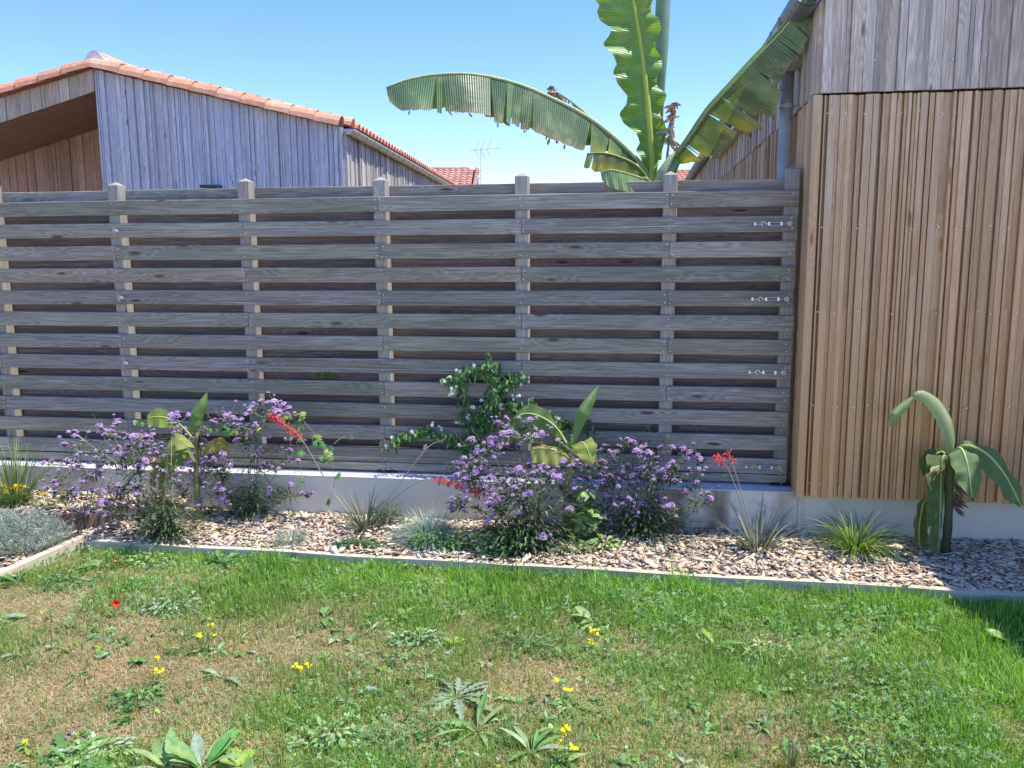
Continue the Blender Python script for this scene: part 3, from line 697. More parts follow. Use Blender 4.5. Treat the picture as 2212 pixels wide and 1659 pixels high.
def banana_leaf(parent, P, wl, wr, dl, dr, n=64, m=6, col=(.10, .22, .05), petiole=.12, tear=.1, rag=.0, rip=.012, per=7, r0=.016, r1=.004,
                yel=(), mat=None, ribcol=(.30, .42, .12), sag=.0, label=None, gap=.10, edge=(.30, .22, .10), name='leaf', sagdir=(0, 0, -1), pet_ends=None):
    S = spline(P, n); g = MB(); acc = [0]
    for i in range(n): acc.append(acc[-1]+(S[i+1]-S[i]).length)
    i0 = int(petiole*n)
    for sgn, ws, ds in ((-1, wl, dl), (1, wr, dr)):
        if not ws or max(ws) <= 0: continue
        if isinstance(ds, Vector) or not isinstance(ds[0], (tuple, list, Vector)): ds = [ds, ds]
        a = i0
        while a < n:
            b = a+1
            while b < n and random.random() > tear: b += 1
            whole = tear <= 0
            off = Vector([random.uniform(-1, 1)*.11*(0 if whole else 1) for _ in range(3)]); cmp_ = 0 if whole else random.uniform(.3, 1)*gap
            short = 1-(random.random()**2*rag*.45); mid = S[(a+b)//2]; tw = random.uniform(-.5, .5)*(0 if whole else 1); gt = random.uniform(.62, 1.3) if tear else 1.0
            V = []; C = []; UV = []
            for i in range(a, b+1):
                t = (i-i0)/(n-i0); wd = max(.002, lerp_list(list(ws), t))*short*(1-.10*min(1, rag*2)*(random.random() if i % 5 == 0 else .3)); dv = lerp_list(list(ds), t)
                dv = (dv.normalized()+off*.6).normalized(); tang = (S[min(i+1, n)]-S[max(i-1, 0)]).normalized(); nn = tang.cross(dv).normalized()
                ph = 2*math.pi*i/per
                for j in range(m+1):
                    q = j/m; base = S[i]*(1-cmp_*q)+mid*(cmp_*q)
                    p = base + dv*wd*q + nn*(rip*math.sin(ph+q*1.3)*q + tw*wd*.25*q*(i-(a+b)/2)/max(1, (b-a))) + Vector(sagdir)*sag*wd*q*q
                    c = tuple(x*gt for x in col); c = mixc(c, (c[0]*1.5, c[1]*1.25, c[2]*1.1), q*.35)
                    for (t0, t1, sd_, stg) in yel:
                        if sd_ == sgn and t0 <= t <= t1: c = mixc(c, (.62, .52, .02), stg*min(1, max(0, q-.4)*2.4)*math.sin(math.pi*(t-t0)/(t1-t0))**.5)
                    if rag > 0 and q > .85 and (q > .93 or random.random() < rag): c = mixc(c, edge, .85*random.random()**.5)
                    elif rag > 0 and q > .78 and random.random() < .3*rag: c = mixc(c, edge, .7)
                    V.append(p); C.append((*c[:3], random.random())); UV.append((acc[i], q))
            kk = m+1; g.add(V, [(i*kk+j, i*kk+j+1, (i+1)*kk+j+1, (i+1)*kk+j) for i in range(b-a) for j in range(m)], C, UV)
            if rag > .3 and not whole:      # dry tatters hanging from the torn end
                for _ in range(random.randint(0, 2)):
                    k = random.randint(0, b-a); e = V[k*kk+m]; L = random.uniform(.015, .05)
                    d = Vector((random.uniform(-.5, .5), random.uniform(-.5, .5), -1)).normalized()
                    g.leaf(e, d, (random.random(), 1, .3), L, L*.4, bend=random.uniform(-1, 1), c=(*mixc(edge, (.2, .12, .07), random.random())[:3], .5))
            a = b
    o = g.build(name, mat or L_BAN, parent, smooth=True)
    if label: o['label'] = label
    g = MB(); k = 24; g.tube([S[int(i*n/k)] for i in range(k+1)], [r0+(r1-r0)*(i/k)**.7 for i in range(k+1)], 7, [(*mixc(ribcol, (ribcol[0]*1.2, ribcol[1]*1.1, ribcol[2]), i/k)[:3], .5) for i in range(k+1)])
    g.build('midrib', L_STEM, o, smooth=True)
    return o
def D(pts, Y): return [at_depth(x, y, Y[i] if isinstance(Y, (list, tuple)) else Y) for i, (x, y) in enumerate(pts)]

# ---------------------------------------------------------------- large banana behind the fence
bx = at_depth(1408, 400, 6.2); base = Vector((bx.x, bx.y, LAWN_Z))
ban = thing('banana_plant', 'tall banana plant behind the fence, arching torn leaves against the sky', 'banana plant', (0, 0, 0))
ban.location = (0, 0, 0)
g = MB(); top = at_depth(1408, 395, 6.2)
g.tube([base, base+Vector((0, 0, .8)), base+Vector((.01, 0, 1.6)), top+Vector((0, 0, .05))], [.13, .11, .085, .05], 14, [(.22, .20, .10, 0), (.26, .28, .12, 0), (.28, .36, .12, 0), (.3, .42, .12, 0)]); g.build('pseudostem', M_PSEUDO, ban, smooth=True)
# left arching leaf, blade hanging from the rib towards the viewer
P = D([(1412, 400), (1385, 355), (1330, 300), (1268, 252), (1190, 211), (1110, 178), (1020, 160), (940, 161), (880, 172), (834, 189)], [6.2, 6.15, 6.1, 6.05, 6.0, 5.95, 5.9, 5.9, 5.9, 5.9])
banana_leaf(ban, P, [0], [.14, .22, .26, .32, .36, .36, .34, .33, .31, .28, .26, .21, .11], (0, 1, 0), [(-.35, -.3, -.75), (-.15, -.35, -.9), (-.1, -.4, -.9), (.03, -.4, -.9), (.03, -.4, -.95), (.12, -.3, -1)], n=110, m=8,
            petiole=.13, tear=.10, rag=.45, rip=.008, per=23, mat=L_BAND, col=(.07, .16, .05), yel=((0, .22, 1, .7),), r0=.022, r1=.004, gap=.14, ribcol=(.42, .50, .22))
P2 = [p+Vector((0, .03, -.005)) for p in P]
banana_leaf(ban, P2, [0], [.04, .10, .2, .27, .28, .26, .26, .22, .2, .12, .05], (0, 1, 0), (-.05, .35, -.95), n=80, m=5, petiole=.16, tear=.14, rag=.4, rip=.01, col=(.07, .16, .05), r0=.01, r1=.003, name='leaf_far_half')
# broken lower leaves folded over the fence
P = D([(1408, 398), (1375, 358), (1335, 338), (1300, 330), (1268, 332)], [6.1, 6.0, 5.95, 5.9, 5.9])
banana_leaf(ban, P, [0], [.07, .13, .15, .14, .10], (0, 1, 0), (-.3, -.2, -.95), n=40, petiole=.1, tear=.08, rag=.5, col=(.16, .22, .06), yel=((0, 1, 1, .7),), r0=.012, label='yellowing broken leaf')
P = D([(1390, 386), (1372, 380), (1345, 372), (1318, 367), (1297, 372)], [5.28, 5.26, 5.24, 5.24, 5.26])
banana_leaf(ban, P, [0], [.05, .10, .125, .13, .12, .05], (0, 1, 0), (.12, -.3, -.95), n=40, petiole=.0, tear=.0, rag=.12, rip=.006, col=(.17, .30, .12), r0=.006, gap=.02, label='pale leaf bent down over the top fence board')
P = D([(1408, 398), (1398, 388), (1390, 384)], [6.1, 5.7, 5.3]); g = MB(); g.tube(P, [.02, .014, .008], 7, (.3, .42, .12, 0)); g.build('petiole', L_STEM, ban)
# upright leaf facing the viewer, wavy margins, sun shining through
P = D([(1412, 398), (1408, 330), (1402, 260), (1396, 190), (1388, 120), (1377, 50), (1366, -10), (1350, -80)], 6.15)
wl = [.03, .10, .13, .085, .12, .20, .23, .17, .15, .24, .26, .22, .28, .31, .25, .21, .29, .30, .27, .31, .34, .31, .24, .10]
wr = [.01, .06, .07, .09, .13, .10, .08, .12, .13, .09, .08, .12, .13, .09, .10, .15, .15, .10, .11, .15, .16, .12, .10, .04]
wl = [w_*.88 for w_ in wl]; wr = [w_*1.0 for w_ in wr]
banana_leaf(ban, P, wl, wr, [(-1, -.25, .15), (-1, .1, .1), (-1, -.2, .2), (-1, .15, .1), (-1, -.2, .15)], [(1, -.3, .1), (1, .2, .15), (1, -.3, .1), (1, .1, .2)], n=120, m=9, petiole=.06, tear=0, rag=0, rip=.028, per=13,
            col=(.13, .30, .025), r0=.03, r1=.010, ribcol=(.42, .52, .08))
# rolled spear leaf
P = D([(1411, 398), (1421, 300), (1424, 200), (1428, 100), (1433, 0), (1438, -90)], 6.32)
g = MB(); K = 40; S = spline(P, K)
g.tube(S, [.014+.038*min(1, (i/K)/.62) for i in range(K+1)], 14, [(.30, .43, .30, .5)]*(K+1))
o = g.build('rolled_leaf', L_BAN, ban, smooth=True)
g = MB(); g.tube([S[i]+Vector((.012*math.sin(i*.12)+.02*min(1, i/K*1.4), -.014-.03*min(1, i/K*1.5), 0)) for i in range(K+1)], .005, 5, (.38, .5, .34, .5)); g.build('leaf_edge', L_STEM, o)
# right arching leaf
P = D([(1420, 398), (1452, 350), (1488, 300), (1530, 238), (1578, 185), (1630, 128), (1690, 66), (1742, 2), (1790, -50)], [6.2, 6.1, 5.85, 5.6, 5.35, 5.2, 5.08, 4.97, 4.9])
banana_leaf(ban, P, [0], [.05, .15, .25, .31, .33, .31, .29, .24, .20, .16, .12, .09, .05], (0, 1, 0), [(.75, -.35, -.75), (.8, -.3, -.62), (.75, -.3, -.65), (.55, -.3, -.8)], n=110, m=8, petiole=.13, tear=.24, rag=.5, rip=.006, per=13,
            mat=L_BAND, col=(.065, .15, .05), yel=((.0, .14, 1, 1.0), (.24, .36, 1, 1.0)), r0=.022, r1=.004, gap=.12, ribcol=(.3, .42, .2))
P3 = [p+Vector((-.012, .02, .012)) for p in P]
banana_leaf(ban, P3, [0], [.03, .05, .06, .065, .07, .05, .03, .02], (0, 1, 0), (.75, .2, .12), n=110, m=3, petiole=.13, tear=0, rag=0, rip=.006, per=4, col=(.25, .38, .20), r0=.006, r1=.003, name='leaf_far_half')
# second petiole, dead stalks
g = MB(); g.tube(D([(1440, 402), (1452, 375), (1466, 345)], 6.0), [.028, .024, .018], 8, (.28, .42, .14, 0)); g.tube(D([(1425, 402), (1436, 370), (1452, 340), (1470, 325)], 6.05), [.05, .045, .028, .015], 10, (.42, .5, .26, 0)); g.build('petiole', L_STEM, ban, smooth=True)
def dead(pts, Y, n, name, nl):
    g = MB(); S = spline(D(pts, Y), n); g.tube(S, [.012-.008*i/n for i in range(n+1)], 6, (.42, .42, .22, .5))
    for i in range(nl):
        p = S[random.randint(n//2, n)]; L = random.uniform(.03, .10); d = Vector((random.uniform(-.6, .5), random.uniform(-.5, .5), random.uniform(-1, .0))).normalized()
        g.leaf(p, d, (random.random(), 1, .3), L, L*.28, bend=random.uniform(-1, 1.5), c=(*mixc((.62, .52, .40), (.32, .22, .16), random.random())[:3], .5), fold=random.uniform(-.8, .8))
    g.build(name, L_DRY, ban)
dead([(1408, 395), (1345, 335), (1290, 270), (1240, 225), (1205, 200), (1188, 186)], 6.35, 20, 'withered_leaf', 34)
dead([(1438, 398), (1440, 350), (1446, 300), (1452, 255), (1456, 222)], 6.1, 20, 'withered_leaf', 55)
dead([(1448, 270), (1452, 300), (1466, 320), (1480, 322)], 6.05, 12, 'withered_leaf', 12)

# ---------------------------------------------------------------- wood chips
def chips(n, samp, zf, name, label, cat='wood chips', scale=1.0):
    x, y = samp(n); n = len(x)
    B = np.array([(-1,-1,-1),(1,-1,-1),(1,1,-1),(-1,1,-1),(-1,-1,1),(1,-1,1),(1,1,1),(-1,1,1)], float)
    V = B[None]*(1+rng.uniform(-.38, .25, (n, 8, 3)))
    Ls = np.stack([rng.lognormal(math.log(.018), .48, n), rng.lognormal(math.log(.0078), .45, n), rng.uniform(.0008, .0026, n)], 1)*scale
    V = V*Ls[:, None, :]
    ya = rng.uniform(0, 6.283, n); ti = rng.normal(0, .24, n); ro = rng.normal(0, .32, n)
    def rot(V, a, i, j):
        c, s_ = np.cos(a)[:, None], np.sin(a)[:, None]; A = V[:, :, i].copy(); Bq = V[:, :, j].copy(); V[:, :, i] = A*c-Bq*s_; V[:, :, j] = A*s_+Bq*c
    rot(V, ro, 1, 2); rot(V, ti, 0, 2); rot(V, ya, 0, 1)
    z = zf(x, y)+rng.uniform(0, 1, n)**1.3*.028
    V += np.stack([x, y, z], 1)[:, None, :]
    F = np.array([(0,3,2,1),(4,5,6,7),(0,1,5,4),(1,2,6,5),(2,3,7,6),(3,0,4,7)])
    F = (F[None]+np.arange(n)[:, None, None]*8).reshape(-1, 4)
    pal = np.array([(.76, .61, .42), (.66, .53, .36), (.83, .71, .53), (.56, .42, .31), (.66, .45, .29), (.46, .35, .26), (.76, .68, .60)])
    c = pal[rng.choice(len(pal), n, p=[.24, .2, .19, .12, .09, .06, .10])]*rng.uniform(.8, 1.12, (n, 1))
    C = np.concatenate([c, rng.random((n, 1))], 1).repeat(8, 0)
    return tag(np_mesh(name, V.reshape(-1, 3), F, M_CHIP, C), label, cat, kind='stuff')
def mat_chip():
    t = NT('wood_chip'); c, a = t.tone(); f = t.noise(t.obj(), 90, 4, .6); c = t.mix(c, t.mix((.1, .06, .04, 1), c, .7), t.mapr(f, .4, .75)); t.set(c, .85, .2); t.bump(f, .002); return t.m
M_CHIP = mat_chip()
def samp_bed(n):
    x = rng.uniform(-3.0, 4.6, n*3); y = rng.uniform(3.7, 6.0, n*3); ok = (v_of(x, y) > WALL_V+.004) & (y > edge_y(x)+.048) & ((y < diag_y(x)+.02) | (x > DG_B.x+.02)) & (x > EDGE_A.x-.0); 
    return x[ok][:n], y[ok][:n]
chips(33000, samp_bed, lambda x, y: BED_Z+.002+.02*fbm(x*2.3, y*2.3)+.02*np.clip((y-edge_y(x))/.5, 0, 1), 'wood_chips', 'pale wood chip mulch covering the planting bed', scale=1.02)
chips(26000, samp_bed, lambda x, y: BED_Z+.0+.012*fbm(x*2.3, y*2.3)+.02*np.clip((y-edge_y(x))/.5, 0, 1), 'wood_chips', 'small fines and splinters between the larger wood chips', scale=.55)
def samp_left(n):
    x = rng.uniform(-4.4, -1.9, n*4); y = rng.uniform(3.4, 5.6, n*4); ty = T1.y+(x-T1.x)*td.y/td.x; ok = (y > diag_y(x)+.055) & (y < ty) & (x < DG_B.x+.15)
    return x[ok][:n], y[ok][:n]
chips(6000, samp_left, lambda x, y: -.012+x*0, 'wood_chips', 'mulch of the lower bed around the silver bush')
def samp_ter(n):
    x = rng.uniform(-4.9, -1.6, n*4); y = rng.uniform(4.8, 6.3, n*4); ty = T1.y+(x-T1.x)*td.y/td.x; ok = (v_of(x, y) > WALL_V+.004) & (y > ty+.015) & (u_of(x, y) < to_uv(T2)[0]+.35)
    return x[ok][:n], y[ok][:n]
chips(7000, samp_ter, lambda x, y: TZ-.006+x*0, 'wood_chips', 'mulch on the raised terrace against the wall at the left')

# ---------------------------------------------------------------- tufts
def tuft(g, base, n, L, wd, cols, spread=.9, droop=.8, r=.03, seg=5, up=.9, lmin=.55, dirs=None):
    for _ in range(n):
        a = random.uniform(0, 2*math.pi); s_ = random.random()**.7*spread; l = L*random.uniform(lmin, 1); rr = r*random.random()**.5
        p = Vector(base)+Vector((math.cos(a)*rr, math.sin(a)*rr, 0)); d = Vector((math.cos(a)*s_, math.sin(a)*s_, up)).normalized()
        out = Vector((math.cos(a), math.sin(a), 0)); pts = [p]; dr = droop*random.uniform(.3, 1.2)
        for i in range(seg): d = (d+Vector((0, 0, -dr/seg*(i+1)*.5))+out*dr*.12).normalized(); p = p+d*(l/seg); pts.append(p)
        sd_ = Vector((-math.sin(a+random.uniform(-.9, .9)), math.cos(a), random.uniform(-.3, .3))).normalized(); c = jit(random.choice(cols), .18)
        tipc = mixc(c, (c[0]*1.25+.02, c[1]*1.1+.015, c[2]), .5)
        g.blade(pts, [wd*k for k in (.8, 1, .95, .75, .5, .12)][:seg+1], sd_, [mixc(c, tipc, i/seg)+(0,) if False else (*mixc(c, tipc, i/seg)[:3], c[3]) for i in range(seg+1)])
def clump(name, label, cat, px, z, n, L, wd, cols, group=None, **kw):
    b = at_z(px[0], px[1], z); t = thing(name, label, cat, b, 0, group); g = MB(); tuft(g, (0, 0, 0), n, L, wd, cols, **kw); g.build('blades', L_GEN, t); return t
BLUE = [(.28, .40, .38), (.36, .48, .45), (.20, .30, .28), (.44, .54, .48)]
clump('blue_fescue', 'large blue grass mound in front of the wall, left of the central purple flowers', 'ornamental grass', (925, 1172), .02, 1500, .27, .0030, BLUE, 'blue grass mounds', spread=1.5, droop=.9, r=.05, up=.8)
clump('blue_fescue', 'small pale blue grass mound near the edging board, smallest of the blue grasses', 'ornamental grass', (628, 1174), .02, 700, .14, .0026, [(.33, .42, .38), (.40, .47, .42), (.27, .36, .33)], 'blue grass mounds', spread=1.7, droop=.9, r=.04, up=.8)
GRN = [(.22, .34, .06), (.16, .28, .05), (.33, .43, .12), (.12, .22, .05)]
t = clump('green_grass_clump', 'bright green arching grass clump under the brown cladding, beside the right banana', 'ornamental grass', (1848, 1196), .03, 230, .36, .0065, GRN, spread=.95, droop=1.1, r=.05)
g = MB(); tuft(g, (0, 0, 0), 5, .55, .003, GRN, spread=.25, droop=.25, r=.02); tuft(g, (0, -.02, 0), 70, .17, .004, [(.4, .42, .2), (.3, .36, .12)], spread=1.6, droop=1.2, r=.05); g.build('long_blades', L_GEN, t)
clump('tall_grass_clump', 'tall loose green grass clump against the wall at the left edge', 'ornamental grass', (33, 1092), TZ, 150, .52, .0055, [(.16, .25, .07), (.22, .30, .11), (.11, .18, .06)], spread=.55, droop=.5, r=.07)

# ---------------------------------------------------------------- red yuccas
def flower_tube(g, p, d, L, col):
    d = d.normalized(); g.tube([p, p+d*L*.3, p+d*L*.75, p+d*L], [L*.05, L*.14, L*.15, L*.10], 6, [(*col[:3], .5), (*col[:3], .5), (*col[:3], .5), (*mixc(col, (.95, .45, .35), .6)[:3], .5)])
def yucca(label, px, spikes, n, L):
    b = at_z(px[0], px[1], .02); t = thing('red_yucca', label, 'yucca', b, 0, 'red yuccas with coral flower spikes'); g = MB()
    tuft(g, (0, 0, 0), n, L, .0095, [(.11, .14, .115), (.17, .20, .17), (.075, .095, .075), (.24, .26, .21)], spread=1.15, droop=.35, r=.035, up=.85, lmin=.45)
    for _ in range(int(n*1.6)):
        a = random.uniform(0, 6.28); r_ = random.uniform(.08, L*.8); z = random.uniform(.05, L*.5); p = Vector((math.cos(a)*r_, math.sin(a)*r_, z)); g.blade([p, p+Vector((random.uniform(-.03, .03), random.uniform(-.03, .03), random.uniform(-.03, .02)))], [.0008, .0004], (1, 0, 0), (.6, .58, .5, 0))
    g.build('leaves', L_GEN, t)
    for pts, v0, v1, f0, nf in spikes:
        k = len(pts); P = [on_fence(x, y, v0+(v1-v0)*i/(k-1))-b for i, (x, y) in enumerate(pts)]; P[0] = Vector((0, 0, .02)); S = spline(P, 40); g = MB()
        g.tube(S, [.0042-.0028*i/40 for i in range(41)], 6, [(*mixc((.30, .32, .20), (.42, .24, .18), i/40)[:3], .5) for i in range(41)]); st = g.build('flower_stalk', L_STEM, t, smooth=True)
        g = MB()
        for _ in range(nf):
            f = f0+(1-f0)*random.random()**.75; p = S[min(40, int(f*40))]; d = Vector((random.uniform(-1, 1), random.uniform(-1, 1), random.uniform(-1, .6))).normalized()
            q = p+d*random.uniform(.004, .014); flower_tube(g, q, d+Vector((0, 0, random.uniform(-.3, .1))), random.uniform(.013, .027), jit((.80, .10, .11), .15))
        if nf: g.build('flowers', L_PET, st)
    return t
_, v1 = to_uv(at_z(790, 1152, .02)); _, v2 = to_uv(at_z(1635, 1198, .02))
yucca('red yucca between the two purple flower masses, one spike leaning left and one right', (790, 1152),
      [([(790, 1152), (745, 1085), (706, 1040), (668, 975), (640, 935), (600, 907), (586, 897)], v1, v1+.05, .62, 150),
       ([(795, 1150), (840, 1088), (885, 1052), (925, 1035), (965, 1040), (1003, 1052), (1040, 1066)], v1, v1+.12, .56, 170),
       ([(798, 1150), (850, 1062), (900, 995), (930, 962), (962, 948)], v1, v1-.2, .9, 0)], 70, .36)
yucca('red yucca beside the wooden house corner with two thin upright spikes', (1637, 1200),
      [([(1637, 1200), (1612, 1130), (1595, 1070), (1575, 1018), (1562, 1000), (1545, 984)], v2, v2+.1, .80, 34),
       ([(1637, 1200), (1618, 1130), (1600, 1060), (1585, 1010), (1571, 972)], v2, v2-.05, .76, 22)], 78, .38)

# ---------------------------------------------------------------- verbenas
protos = []
def head_mesh(k):
    g = MB(); n = random.randint(30, 40)
    for i in range(n):
        a = i*2.399; rr = math.sqrt(i/n)*.016; z = .009-rr*rr*48+random.uniform(-.002, .003); x, y = math.cos(a)*rr*random.uniform(.9, 1.15), math.sin(a)*rr*random.uniform(.9, 1.15)
        nrm = Vector((x*75, y*75, 1)).normalized(); q = nrm.to_track_quat('Z', 'Y'); c = jit(random.choice([(.80, .54, .84), (.88, .64, .90), (.70, .42, .80), (.92, .76, .93)]), .12); r = random.uniform(.0032, .0044); ph = random.random()*6
        V = [Vector((x, y, z))]+[Vector((x, y, z))+q@Vector((math.cos(ph+j*math.pi/5)*r*(1 if j % 2 == 0 else .5), math.sin(ph+j*math.pi/5)*r*(1 if j % 2 == 0 else .5), .0008)) for j in range(10)]
        g.add(V, [(0, 1+j, 1+(j+1) % 10) for j in range(10)], [(c[0]*.75, c[1]*.65, c[2]*.8, c[3])]+[c]*10)
        if i % 3 == 0: b_ = Vector((x*.2, y*.2, -.012)); g.tube([b_, Vector((x*.8, y*.8, z-.002))], [.0008, .0014], 4, (.20, .10, .20, .5), cap=False)
    g.tube([Vector((0, 0, -.020)), Vector((0, 0, -.010)), Vector((0, 0, .0))], [.0012, .004, .008], 6, (.22, .17, .22, .5))
    o = g.build('flower_head', L_PET); me = o.data; bpy.data.objects.remove(o); return me
protos = [head_mesh(k) for k in range(5)]
def px_list(zs, x0, y0, s): return [(x0+s*a, y0+s*b) for a, b in zs]
LEFT = px_list([(400,550),(465,495),(485,500),(550,475),(628,450),(618,435),(650,490),(728,417),(718,497),(690,470),(660,465),(1095,375),(1065,370),(1090,410),(1070,455),(320,655),(295,740),(295,820),(335,780),(340,845),(425,655),(495,680),(445,690),(590,590),(660,595),(735,570),(800,510),(830,500),(820,540),(905,500),(935,530),(950,490),(1000,545),(960,580),(920,585),(970,605),(755,610),(770,640),(855,625),(860,640),(900,655),(645,655),(625,675),(740,700),(775,685),(865,690),(1025,715),(1095,740),(1080,770),(850,860),(570,745),(505,765),(820,795),(675,810),(735,810),(730,850),(570,835),(940,830),(870,825),(620,720),(635,908),(675,920),(740,920),(795,900),(935,920),(935,900),(980,900),(460,965),(550,965),(605,975),(665,985),(790,980),(820,985),(465,865),(455,825),(1040,570),(1055,600),(690,650),(890,560),(800,560)], 0, 768, .3472)
LEFT2 = px_list([(1420,375),(1405,370),(1460,400),(1450,385),(1500,395),(1520,470),(1600,440),(1590,470),(1628,285),(1705,283),(1565,320),(1555,340),(1760,305),(1795,325),(1720,343),(1740,345),(1685,345),(1790,365),(1635,380),(1735,377),(1780,405),(1810,518),(1855,650),(1805,588),(1190,520),(1205,525),(1150,455),(1130,475),(1250,490),(1260,450),(1200,620),(1185,670),(1185,715),(1210,750),(1265,665),(1280,680),(1260,650),(1300,630),(1320,600),(1310,630),(1335,645),(1340,690),(1385,565),(1385,605),(1365,560),(1350,530),(1330,410),(1385,710),(1250,735),(1465,745),(1425,680),(1380,835),(1345,830),(1400,875),(1385,895),(1395,905),(1135,855),(1110,805),(1225,930),(1280,980),(1280,790),(1200,775),(1485,885),(1585,625),(1620,580),(1555,480),(1630,675),(1655,680),(1678,845),(1815,805),(1905,865),(1520,575),(1470,525),(1575,830),(1695,690),(1440,440),(1480,430)], 0, 768, .3472)
MID = px_list([(1040,600),(1160,620),(1190,610),(1210,640),(1110,665),(1115,680),(1070,680),(990,715),(1000,780),(950,740),(945,780),(945,820),(1020,760),(1060,810),(1115,745),(1010,845),(985,845),(1180,705),(1205,500),(1260,475),(1255,515),(1235,560),(1270,555),(1290,540),(1395,480),(1375,495),(1475,530),(1435,580),(1475,560),(1090,870),(1075,885),(1110,895),(1155,830),(1200,820),(1180,840),(1240,860),(1260,885),(1300,815),(1330,785),(1350,800),(1370,830),(1400,830),(1420,810),(1395,745),(1420,850),(1330,640),(1490,745),(1480,760),(1545,825),(1590,825),(1575,830),(1610,730),(1475,785),(1440,725),(1300,905),(1320,910),(1275,905),(1390,935),(1525,860),(1180,950),(1150,970),(1135,990),(1150,1005),(1165,1000),(1205,980),(1230,985),(1260,960),(1330,970),(1345,985),(1365,1000),(1320,1050),(1385,1035),(1220,1065),(1140,1108),(1175,1150),(1080,1160),(1000,970),(975,990),(920,965),(915,1030),(1310,1195),(1330,1195),(1480,1205),(1650,1030),(1640,1040),(1555,1180),(1685,900),(1675,890),(1725,990),(1690,730),(1150,600),(1195,870),(1100,780),(1360,900)], 658.3, 740.6, .3472)
RIGHT1 = px_list([(1640,470),(1610,485),(1660,480),(1755,500),(1745,525),(1735,540),(1800,655),(1780,660),(1845,660),(1760,740),(1770,780),(1810,770),(1840,780),(1775,830),(1860,775),(1870,800),(1855,860),(1860,890),(1855,1075),(1800,740),(1850,740)], 658.3, 740.6, .3472)
RIGHT = RIGHT1+px_list([(225,520),(265,520),(285,525),(295,540),(105,580),(60,575),(165,600),(195,605),(320,590),(345,600),(410,610),(400,600),(450,635),(480,600),(475,570),(550,570),(600,575),(590,690),(655,605),(705,620),(715,640),(710,700),(635,740),(385,650),(235,690),(275,685),(210,715),(230,710),(165,750),(190,780),(170,760),(350,715),(330,720),(380,720),(465,715),(440,710),(490,715),(520,685),(520,740),(510,760),(430,765),(350,745),(285,795),(330,790),(225,775),(300,750),(95,740),(50,680),(375,790),(405,795),(435,855),(460,885),(560,775),(670,775),(690,790),(620,845),(770,850),(785,885),(760,905),(200,875),(160,878),(255,915),(300,910),(360,918),(330,940),(245,965),(195,940),(415,955),(405,965),(540,930),(505,935),(200,1070),(165,1048),(305,1055),(120,1000),(110,800),(120,700)], 1261.9, 768, .3472)
